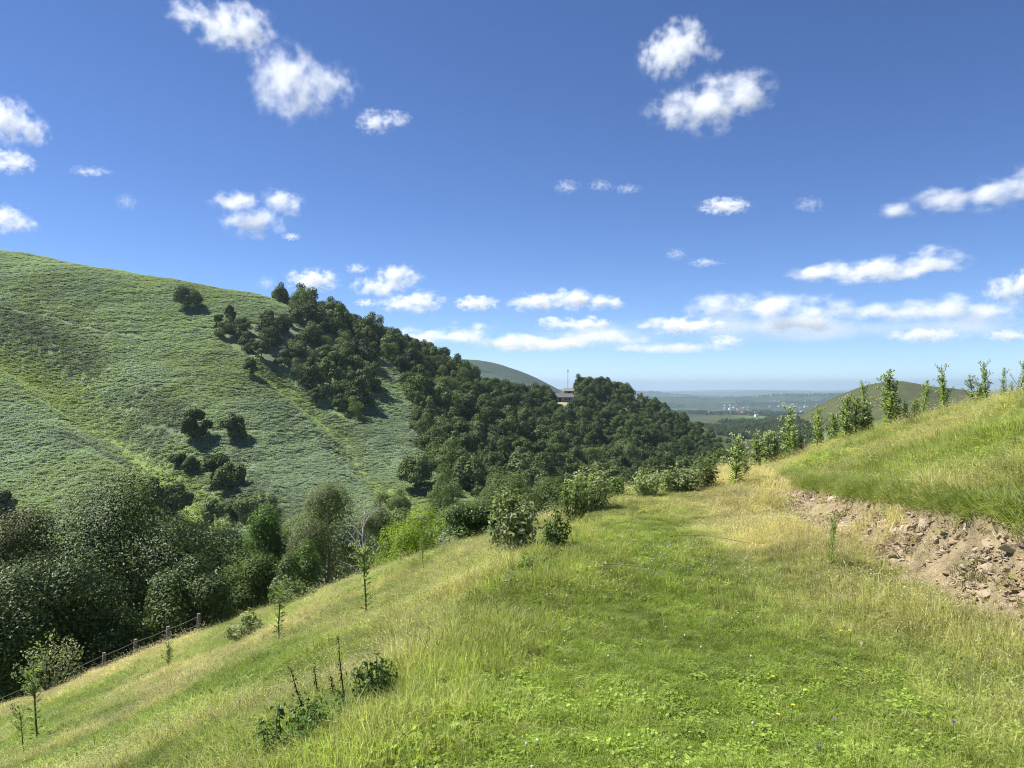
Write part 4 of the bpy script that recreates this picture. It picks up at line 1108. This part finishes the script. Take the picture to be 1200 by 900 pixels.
# --- the rest of the wood and the far woods
gt = np.array(GN_TREES)
M_CROWN_FAR = leaf_mat('far_wood_leaf', (.032, .055, .014), (.080, .118, .030), .25, .6, .12, 0, ((.07, .09, .036), (.115, .14, .06)), inst=True)
def relaid(me, mat):
    m2 = me.copy(); m2.materials[0] = mat; return m2
FARW = [relaid(m_, M_CROWN_FAR) for m_ in WOOD]
if len(gt):
    scatter('woods', gt[:, :3], np.stack([gt[:, 0] * 0, gt[:, 0] * 0, rng.uniform(0, 6.28, len(gt))], 1), gt[:, 3], gt[:, 4], rng.random(len(gt)) ** 2 * .7, rng.uniform(.75, 1.25, len(gt)), FARW, label='far part of the wood on the spur, crowns merging into one mass', category='woods')
def far_wood(polys, box, n, seed, name, label, smin, smax, nz=None):
    rng = np.random.default_rng(seed)
    y = np.exp(rng.uniform(math.log(box[2]), math.log(box[3]), n)); px = rng.uniform(box[0], box[1], n); x = (px - 600) / F * y
    z = ground_z(x, y); _, py = project(x, y, z)
    ok = np.zeros(n, bool)
    for p_ in polys: ok |= in_poly(px, py, p_)
    if nz: ok &= (fbm(x, y, nz[0], 4, nz[1]) > nz[2]) & ~(in_poly(px, py, [(820, 476), (862, 474), (892, 480), (890, 488), (824, 487)]) & (rng.random(n) < .8))
    x, y, z = x[ok], y[ok], z[ok]; print(name, len(x))
    scatter(name, np.stack([x, y, z - 1], 1), np.stack([x * 0, x * 0, rng.uniform(0, 6.28, len(x))], 1), rng.uniform(smin, smax, len(x)), rng.integers(0, 8, len(x)), rng.random(len(x)) ** 2 * .6, rng.uniform(.7, 1.2, len(x)), FARW, label=label, category='woods')
far_wood([[(885, 496), (905, 490), (940, 496), (960, 512), (962, 545), (900, 545), (878, 510)], [(800, 500), (870, 492), (905, 500), (900, 512), (868, 516)]], (790, 1000, 800, 2600), 5200, 31, 'valley_woods', 'dark wood filling the valley foot below the brown hill', .7, 1.1, (220, 33, -.35))
far_wood([[(760, 455), (1000, 455), (1000, 492), (760, 492)]], (760, 1000, 3200, 12000), 26000, 32, 'plain_woods', 'blue green woods and hedges across the far plain', .9, 1.7, (900, 34, -.12))

# --- hilltop house, barn, mast
M_WALL = simple('old_render', (.20, .19, .17), .9, .2, .8); M_WALL2 = simple('pale_render', (.30, .28, .245), .9, .12, .8)
M_SLATE = simple('grey_roof', (.12, .115, .11), .8, .2, 1.2); M_DARK = simple('dark_opening', (.015, .014, .014), .6, .2, 2)
M_TILE = simple('red_tile', (.30, .13, .085), .85, .25, 1.0); M_STEEL = simple('mast_steel', (.22, .23, .24), .5, .1, 3, .5, .4)
def boxes(specs, mats, name):
    g = Geo()
    for (x0, y0, z0, x1, y1, z1, m) in specs:
        v = [(x, y, z) for z in (z0, z1) for x, y in ((x0, y0), (x1, y0), (x1, y1), (x0, y1))]
        g.put(v, [(3, 2, 1, 0), (4, 5, 6, 7), (0, 1, 5, 4), (1, 2, 6, 5), (2, 3, 7, 6), (3, 0, 4, 7)], None, None, None, m)
    return g.mesh(name, mats)
def gable_roof(w, d, h, z0, over, mat, name='roof', th=.18):
    g = Geo(); a, b = w / 2 + over, d / 2 + over; zz = z0 - over * h / (d / 2)
    up = [(-a, -b, zz), (a, -b, zz), (a, 0, z0 + h), (-a, 0, z0 + h), (a, b, zz), (-a, b, zz)]
    lo = [(x, y, z - th) for x, y, z in up]
    g.put(up + lo, [(0, 1, 2, 3), (3, 2, 4, 5), (7, 6, 9, 8), (8, 9, 11, 10), (0, 6, 7, 1), (4, 10, 11, 5), (1, 7, 8, 2), (2, 8, 10, 4), (3, 9, 6, 0), (5, 11, 9, 3)])
    return g.mesh(name, [mat])
def gabled_body(w, d, h, gh, mat, name='wall'):
    g = Geo(); a, b = w / 2, d / 2
    v = [(-a, -b, -1.5), (a, -b, -1.5), (a, b, -1.5), (-a, b, -1.5), (-a, -b, h), (a, -b, h), (a, b, h), (-a, b, h), (-a, 0, h + gh - .2), (a, 0, h + gh - .2)]
    g.put(v, [(0, 1, 5, 4), (1, 2, 6, 5), (2, 3, 7, 6), (3, 0, 4, 7)], [(5, 6, 9), (7, 4, 8)])
    return g.mesh(name, [mat])
def building(name, px, py, y, rz, w, d, h, gh, wallm, roofm, label, openings, cat, lift=0.0):
    x = at(px, y); z = gz(x, y) + lift
    t = add(name, None, None, (x, y, z), rz, None, label=label, category=cat)
    add('wall', gabled_body(w, d, h, gh, wallm), t); add('roof', gable_roof(w, d, gh, h, .4, roofm), t)
    for nm, x0, z0, ww, hh in openings:
        add(nm, boxes([(x0, -d / 2 - .06, z0, x0 + ww, -d / 2 - .003, z0 + hh, 0)], [M_DARK], nm), t)
    return t
HY = 508.0
building('farmhouse', 660, 462, HY, .12, 12.5, 7, 3.0, 2.2, M_WALL2, M_SLATE, 'low grey roofed farmhouse with pale walls on the wooded hilltop', [('door', -3.4, -.2, 1.3, 2.5), ('window', 0.6, 1.0, 1.0, 1.1), ('window', 3.2, 1.0, 1.0, 1.1)], 'house')
building('barn', 667, 453, HY + 22, -.1, 6.5, 5, 3.2, 1.8, M_WALL2, M_WALL, 'small pale barn just above the farmhouse among the trees', [('door', -.8, 0, 1.6, 2.2)], 'barn')
x_ = at(651.5, HY + 3)
# yard in front of the farmhouse
g = Geo(); xx = np.linspace(at(654, HY - 9), at(670, HY - 9), 14); yy_ = np.linspace(HY - 13, HY - 5, 8); XX, YY = np.meshgrid(xx, yy_)
vv = np.stack([XX, YY, ground_z(XX, YY) + .35], -1).reshape(-1, 3); i = np.arange(7)[:, None] * 14 + np.arange(13)[None]
M_YARD = simple('pale_yard', (.27, .26, .14), .95, .2, .5)
add('yard_ground', new_mesh('yard_ground', vv, np.stack([i, i + 1, i + 15, i + 14], -1).reshape(-1, 4), None, [M_YARD]), kind='structure')
def ground_strip(name, pts, width, lift=.3):
    P = []
    for px, py in pts:
        h = on_ground(px, py, 120)
        if h: P.append(h[:2])
    P = np.array(P); 
    # resample
    u0 = np.r_[0, np.cumsum(np.hypot(*np.diff(P, axis=0).T))]; uu = np.linspace(0, u0[-1], 40)
    cx = np.interp(uu, u0, P[:, 0]); cy_ = np.interp(uu, u0, P[:, 1])
    tx = np.gradient(cx); ty = np.gradient(cy_); L = np.hypot(tx, ty); nx, ny = -ty / L, tx / L
    v = []
    for s_ in (-.5, -.17, .17, .5):
        a, b = cx + nx * width * s_, cy_ + ny * width * s_; v.append(np.stack([a, b, ground_z(a, b) + lift - abs(s_) * .1], 1))
    v = np.stack(v, 1).reshape(-1, 3); i = np.arange(39)[:, None] * 4 + np.arange(3)[None]
    add(name, new_mesh(name, v, np.stack([i, i + 1, i + 5, i + 4], -1).reshape(-1, 4), None, [M_YARD]), kind='structure')
ground_strip('dirt_path', [(672, 471), (684, 474), (691, 479), (697, 486)], 1.8)
ground_strip('dirt_path', [(722, 481), (731, 482), (739, 483)], 7)
ground_strip('dirt_path', [(709, 497), (715, 501), (721, 505)], 3.5)
ground_strip('dirt_path', [(489, 581), (497, 578), (505, 576)], 1.6)
ground_strip('dirt_path', [(524, 569), (534, 566), (545, 564)], 1.3)
x_ = at(665.5, HY + 30); z_ = gz(x_, HY + 30)
t = add('radio_mast', None, None, (x_, HY + 30, z_), 0, None, label='thin steel mast rising above the hilltop trees', category='mast')
Hm = (450 - 433) / F * (HY + 30) - z_
g = Geo(); tube(g, [(0, 0, -.5), (0, 0, Hm * .6), (0, 0, Hm)], [.22, .17, .12], 8); add('pole', g.mesh('pole', [M_STEEL]), t)
g = Geo(); 
for k in range(3):
    a = k * 2.09; g2 = (math.cos(a) * .3, math.sin(a) * .3)
    tube(g, [(g2[0], g2[1], Hm - 1.8), (g2[0], g2[1], Hm - .2)], .13, 6)
add('antenna', g.mesh('antenna', [M_STEEL]), t)

# --- the town on the plain
def town_house(seed):
    rng = np.random.default_rng(seed); g = Geo()
    w, d, h = rng.uniform(10, 17), rng.uniform(9, 12), rng.uniform(5.5, 9); gh = rng.uniform(2, 3.4); a, b = w / 2, d / 2
    v = [(-a, -b, -4), (a, -b, -4), (a, b, -4), (-a, b, -4), (-a, -b, h), (a, -b, h), (a, b, h), (-a, b, h), (-a, 0, h + gh), (a, 0, h + gh)]
    g.put(v, [(0, 1, 5, 4), (1, 2, 6, 5), (2, 3, 7, 6), (3, 0, 4, 7)], [(5, 6, 9), (7, 4, 8)], None, None, 0)
    o_ = .5
    g.put([(-a - o_, -b - o_, h - .2), (a + o_, -b - o_, h - .2), (a + o_, 0, h + gh + .05), (-a - o_, 0, h + gh + .05), (a + o_, b + o_, h - .2), (-a - o_, b + o_, h - .2)], [(0, 1, 2, 3), (3, 2, 4, 5)], None, None, None, 1)
    sp = []
    for k in range(int(w // 3)):
        for q in range(int(h // 2.8)): sp.append((-a + .9 + k * 3, -b - .08, .9 + q * 2.8, -a + 2.0 + k * 3, -b - .01, 2.3 + q * 2.8))
    for (x0, y0, z0, x1, y1, z1) in sp:
        g.put([(x0, y0, z0), (x1, y0, z0), (x1, y0, z1), (x0, y0, z1)], [(0, 1, 2, 3)], None, None, None, 2)
    return g.mesh('house', [M_TOWNW, M_SLATE if seed % 3 else M_TILE, M_DARK])
M_TOWNW = simple('town_wall', (.72, .70, .66), .85, .06, .05)
TH = [town_house(600 + i) for i in range(6)]
rng = np.random.default_rng(111)
cnt = 0
while cnt < 240:
    r = rng.random()
    if r < .55: px = rng.uniform(824, 890); py = rng.normal(483, 2.6); zn = 0
    elif r < .8: px = rng.uniform(845, 945); py = rng.normal(476, 3.2); zn = 1
    else: px = rng.normal(915, 26); py = rng.normal(467, 2.2); zn = 2
    y = float(np.interp(py, [462, 466, 470, 474, 478, 483, 488, 492], [11000, 8800, 7300, 6100, 5100, 4100, 3250, 3000]))
    y *= rng.uniform(.93, 1.07); x = at(px, y)
    lb = ('pale house in the dense town centre on the plain', 'pale house scattered on the slope above the town', 'distant white house on the farther rise beyond the town')[zn]
    o = add('house', TH[int(rng.integers(6))], None, (x, y, gz(x, y)), rng.uniform(-.7, .7), float(rng.uniform(.85, 1.25) * (1 if zn == 0 else 1.2)), label=lb, category='house', group=('houses of the town centre', 'houses above the town', 'houses on the far rise')[zn])
    cnt += 1
# ------------------------------------------------------------------ clouds: real volumes, flat based, about a kilometre up
CLOUD_BASE = 1000.0
def cloud(label, lobes, tau=6.0, amp=1.6, freq=3.6, depth=.75, cut=.10):
    """lobes: (px, py, width px, height px) ellipses of the cloud, as seen from the camera"""
    x0 = min(l[0] - l[2] / 2 for l in lobes); x1 = max(l[0] + l[2] / 2 for l in lobes)
    y0 = min(l[1] - l[3] / 2 for l in lobes); y1 = max(l[1] + l[3] / 2 for l in lobes)
    Y = CLOUD_BASE * F / (450 - y1)
    cx, cz = ((x0 + x1) / 2 - 600) / F * Y, (450 - (y0 + y1) / 2) / F * Y
    S = (x1 - x0) / 2 / F * Y                               # half width in metres
    L = []
    rng = np.random.default_rng(int(x0 * 7 + y0 * 13) & 0xFFFF)
    for (px, py, w_, h_) in lobes:
        c = np.array([(px - 600) / F * Y - cx, 0, (450 - py) / F * Y - cz]) / S
        r = np.array([w_ / 2, 0, h_ / 2]) / F * Y / S
        r[1] = max(r[2] * 1.3, r[0] * depth * .9); c[1] = rng.uniform(-.25, .25) * r[1]
        L.append((c, r * np.array([1.34, 1.3, 1.42])))
    # hull of the lobes is the domain
    bm = bmesh.new()
    for c, r in L:
        for d in [(math.cos(a) * math.cos(b), math.sin(a) * math.cos(b), math.sin(b)) for b in np.linspace(-1.5708, 1.5708, 7) for a in np.linspace(0, 6.283, 13)[:-1]]:
            bm.verts.new(c + np.array(d) * r)
    bmesh.ops.remove_doubles(bm, verts=bm.verts, dist=1e-4)
    bmesh.ops.convex_hull(bm, input=bm.verts)
    bmesh.ops.delete(bm, geom=[v_ for v_ in bm.verts if not v_.link_faces], context='VERTS')
    me = bpy.data.meshes.new('cloud'); bm.to_mesh(me); bm.free()
    m, nt, out = material('cloud_vapour')
    tc = nt.n.new('ShaderNodeTexCoord').outputs['Object']
    # swirl the lookup a little so that the lobes fray
    nz = nt.n.new('ShaderNodeTexNoise'); nt.l.new(tc, nz.inputs['Vector'])
    seed_shift = nt.n.new('ShaderNodeVectorMath'); seed_shift.operation = 'ADD'; nt.l.new(tc, seed_shift.inputs[0]); seed_shift.inputs[1].default_value = (x0 * .37, y0 * .21, 3.1)
    hh = max((y1 - y0) / (x1 - x0), .25)
    stretch = nt.n.new('ShaderNodeVectorMath'); stretch.operation = 'MULTIPLY'; nt.l.new(seed_shift.outputs[0], stretch.inputs[0]); stretch.inputs[1].default_value = (1, 1, min(1.6, .55 / hh))
    nt.l.new(stretch.outputs[0], nz.inputs['Vector'])
    nz.inputs['Scale'].default_value = freq; nz.inputs['Detail'].default_value = 7; nz.inputs['Roughness'].default_value = .6
    best = None
    for c, r in L:
        s_ = nt.n.new('ShaderNodeVectorMath'); s_.operation = 'SUBTRACT'; nt.l.new(tc, s_.inputs[0]); s_.inputs[1].default_value = c
        d_ = nt.n.new('ShaderNodeVectorMath'); d_.operation = 'DIVIDE'; nt.l.new(s_.outputs[0], d_.inputs[0]); d_.inputs[1].default_value = r
        l_ = nt.n.new('ShaderNodeVectorMath'); l_.operation = 'LENGTH'; nt.l.new(d_.outputs[0], l_.inputs[0])
        f = nt.math('SUBTRACT', 1.0, l_.outputs['Value'])
        best = f if best is None else nt.math('MAXIMUM', best, f)
    f = nt.math('ADD', best, nt.math('MULTIPLY', nt.math('SUBTRACT', nz.outputs[0], .56), amp * 1.9))
    f = nt.math('MULTIPLY', nt.math('SUBTRACT', f, cut), 1.15, 0, True); f = nt.math('MULTIPLY', f, nt.math('ADD', f, .25))
    f = nt.math('MULTIPLY', f, nt.math('MULTIPLY', nt.math('MAXIMUM', best, 0.0), 3.5, 0, True))
    hz = max(r[2] for c, r in L) * S
    den = nt.math('MULTIPLY', f, tau / (2 * hz))
    pv = nt.n.new('ShaderNodeVolumePrincipled'); pv.inputs['Color'].default_value = (1, 1, 1, 1); pv.inputs['Anisotropy'].default_value = .1
    nt.l.new(den, pv.inputs['Density']); nt.l.new(pv.outputs[0], out.inputs['Volume'])
    m.cycles.volume_step_rate = .45
    me.materials.append(m)
    o = add('cloud', me, None, (cx, Y, cz), None, S, label=label, category='cloud', group='fair weather clouds')
    return o
CLOUDS = [
    ('puffy cloud at the top of the sky, the one cut closest by the upper edge', [(222, 18, 46, 34), (262, 28, 70, 50), (290, 36, 60, 52)], {}),
    ('thick white cloud hanging below the topmost puffy one', [(335, 95, 76, 78), (372, 98, 90, 48), (350, 112, 70, 46)], {}),
    ('small ragged cloud apart from the two high puffy ones', [(440, 143, 46, 26), (462, 138, 40, 18)], {'tau': 4}),
    ('bright cloud cut by the picture edge, larger of the pair there', [(8, 142, 60, 50), (34, 152, 36, 34)], {}),
    ('smaller cloud cut by the picture edge below the bright one', [(8, 188, 54, 28), (28, 192, 30, 18)], {'tau': 5}),
    ('cloud at the picture edge just above the bracken hill', [(4, 256, 50, 34), (28, 264, 36, 18)], {'tau': 5}),
    ('slanting white cloud over the solitary hill tree, in three tufts', [(279, 238, 60, 24), (332, 236, 48, 32), (296, 258, 74, 36)], {'tau': 5}),
    ('tiny shred of cloud by the three tufted cloud', [(341, 277, 22, 9)], {'tau': 2.5}),
    ('tall white cloud, upper of the close pair high in the sky', [(778, 68, 60, 50), (800, 52, 60, 50), (822, 62, 44, 22)], {}),
    ('big dense cloud, lower of the close pair high in the sky', [(795, 130, 76, 44), (832, 122, 80, 60), (872, 108, 70, 52)], {}),
    ('faint wisp in mid sky, first of three in a row', [(664, 218, 34, 16)], {'tau': 1.2}),
    ('faint wisp in mid sky, middle of three in a row', [(704, 217, 30, 14)], {'tau': 1.0}),
    ('faint wisp in mid sky, last and thinnest of three in a row', [(735, 221, 34, 11)], {'tau': 0.8}),
    ('small neat oval cloud alone in mid sky', [(850, 241, 60, 19)], {'tau': 5}),
    ('pale smear of cloud beside the small oval one', [(948, 239, 36, 18)], {'tau': 1.0}),
    ('long slanting streak of cloud rising to the picture edge', [(1048, 248, 60, 16), (1105, 236, 90, 26), (1160, 228, 80, 36), (1195, 218, 50, 40)], {'tau': 3.5}),
    ('long flat cloud with a humped end over the brown hill', [(965, 320, 90, 20), (1030, 316, 110, 28), (1095, 306, 80, 30)], {}),
    ('bright cloud cut by the picture edge over the thistles', [(1182, 340, 56, 30), (1200, 332, 40, 30)], {}),
    ('rounded cloud right above the wooded ridge', [(367, 329, 64, 26)], {}),
    ('domed cloud, larger and higher of the pair beside the ridge', [(445, 336, 66, 24), (466, 326, 56, 32)], {}),
    ('flat cloud tucked under the domed one beside the ridge', [(470, 356, 56, 18), (492, 354, 60, 26)], {}),
    ('little scrap of cloud above the domed one', [(419, 315, 28, 12)], {'tau': 2.5}),
    ('little scrap of cloud next to the rounded one over the ridge', [(312, 332, 22, 16)], {'tau': 1.2}),
    ('small cloud lens at the tail of the flat one', [(429, 355, 28, 10)], {'tau': 3}),
    ('lone flat bottomed cloud right of the ridge clouds', [(558, 356, 54, 17)], {}),
    ('long low cloud above the hilltop mast', [(625, 354, 66, 22), (668, 352, 70, 24), (705, 354, 52, 20)], {}),
    ('double cloud just under the long low one above the mast', [(650, 379, 48, 16), (688, 380, 60, 17)], {'tau': 5}),
    ('widest bank of cloud above the valley town', [(845, 360, 90, 30), (905, 358, 110, 30), (965, 362, 90, 32), (935, 378, 120, 22)], {'tau': 3.6}),
    ('low cloud under the near end of the widest bank', [(790, 382, 90, 20), (830, 380, 50, 16)], {'tau': 5}),
    ('long bank of cloud reaching the picture edge above the crest', [(1040, 366, 90, 24), (1100, 362, 110, 30), (1165, 366, 90, 28)], {'tau': 3.6}),
    ('cloud bank rising behind the wooded ridge', [(500, 394, 70, 22), (545, 392, 70, 26), (595, 402, 80, 20)], {'tau': 5}),
    ('thin band of cloud low over the grey far hill', [(640, 402, 120, 18), (700, 396, 90, 16), (735, 400, 60, 14)], {'tau': 3.5}),
    ('small domed cloud low above the town', [(852, 400, 46, 14)], {'tau': 4}),
    ('faint flat veil of cloud low above the spur', [(780, 408, 140, 11)], {'tau': 1.2}),
    ('low flat cloud above the brown hill', [(1085, 393, 86, 16)], {'tau': 4}),
    ('low flat cloud at the picture edge above the crest thistles', [(1183, 393, 52, 14)], {'tau': 4}),
    ('broad thin milky layer of cloud stretched low across the sky over the valley', [(700, 392, 240, 26), (880, 384, 300, 30), (1080, 384, 300, 26)], {'tau': 0.6}),
    ('faint shred of cloud above the valley, upper of two', [(792, 298, 26, 14)], {'tau': 1.2}),
    ('faint shred of cloud above the valley, lower of two', [(826, 308, 40, 10)], {'tau': 1.0}),
    ('thin curl of vapour over the bracken hill', [(149, 237, 24, 20)], {'tau': 0.8}),
    ('thin streak of vapour over the bracken hill', [(104, 200, 50, 10)], {'tau': 0.8}),
]
for lb, lo, kw in CLOUDS: cloud(lb, lo, **kw)

# ------------------------------------------------------------------ the air of the valley
zs_ = [max((v_.co.z for v_ in bpy.data.objects[n_].data.vertices)) for n_ in ('hillside', 'distant_hills', 'meadow')]
zl_ = [min((v_.co.z for v_ in bpy.data.objects[n_].data.vertices)) for n_ in ('hillside', 'distant_hills')]
ZT, ZB = max(zs_) + 22, min(zl_) - 6
print('haze from', ZB, 'to', ZT)
M_HAZE, nt, out = material('haze')
pv = nt.n.new('ShaderNodeVolumePrincipled'); pv.inputs['Color'].default_value = (.60, .77, .91, 1); pv.inputs['Density'].default_value = HAZE; pv.inputs['Anisotropy'].default_value = .25
nt.l.new(pv.outputs[0], out.inputs['Volume'])
hb = add('haze', boxes([(-145000, -3000, ZB, 145000, 62000, ZT, 0)], [M_HAZE], 'haze'), kind='stuff', label='blue air of a clear summer day lying in the valley', category='haze')
EXPOSURE = 1.07
# ------------------------------------------------------------------ sun, sky, camera
SUN_AZ, SUN_EL = R(76), R(56)        # azimuth counted from the view direction towards the left
sd = Vector((-math.sin(SUN_AZ) * math.cos(SUN_EL), math.cos(SUN_AZ) * math.cos(SUN_EL), math.sin(SUN_EL)))
sl = bpy.data.lights.new('sun', 'SUN'); sl.energy = 4.8; sl.angle = R(.53); sl.color = (1, .96, .89)
so = bpy.data.objects.new('sun', sl); COL.objects.link(so)
so.rotation_euler = sd.to_track_quat('Z', 'Y').to_euler(); so.location = (0, 0, 200)
w = bpy.data.worlds.new('World'); SC.world = w; w.use_nodes = True
nt = w.node_tree; nt.nodes.clear()
sky = nt.nodes.new('ShaderNodeTexSky'); sky.sky_type = 'NISHITA'; sky.sun_disc = False
sky.sun_elevation = SUN_EL; sky.sun_rotation = -SUN_AZ
sky.altitude = 350; sky.air_density = 0.6; sky.dust_density = 0.0; sky.ozone_density = 3.0
bg = nt.nodes.new('ShaderNodeBackground'); bg.inputs[1].default_value = .074
wo = nt.nodes.new('ShaderNodeOutputWorld')
hs = nt.nodes.new('ShaderNodeHueSaturation'); hs.inputs['Saturation'].default_value = 1.1; hs.inputs['Hue'].default_value = .505
nt.links.new(sky.outputs[0], hs.inputs['Color']); tw = nt.nodes.new('ShaderNodeMix'); tw.data_type = 'RGBA'; tw.blend_type = 'MULTIPLY'; tw.inputs[0].default_value = 1; tw.inputs[7].default_value = (.85, .92, 1.03, 1)
nt.links.new(hs.outputs[0], tw.inputs[6]); nt.links.new(tw.outputs[2], bg.inputs[0]); nt.links.new(bg.outputs[0], wo.inputs[0])
cam = bpy.data.cameras.new('camera'); co = bpy.data.objects.new('camera', cam); COL.objects.link(co)
co.location = (0, 0, 0); co.rotation_euler = (R(90), 0, 0)
cam.sensor_width = 36; cam.lens = 27; cam.clip_start = .05; cam.clip_end = 200000
SC.camera = co
vs = SC.view_settings
vs.view_transform = 'Standard'; vs.look = 'None'; vs.gamma = 1; vs.use_curve_mapping = False; vs.exposure = EXPOSURE
cy = SC.cycles
cy.max_bounces = 6; cy.diffuse_bounces = 2; cy.glossy_bounces = 1; cy.transmission_bounces = 3; cy.transparent_max_bounces = 8; cy.volume_bounces = 7
cy.use_denoising = True; cy.denoising_prefilter = 'NONE'; cy.pixel_filter_type = 'BLACKMAN_HARRIS'; cy.filter_width = 1.05; cy.sample_clamp_indirect = 8
cy.caustics_reflective = False; cy.caustics_refractive = False
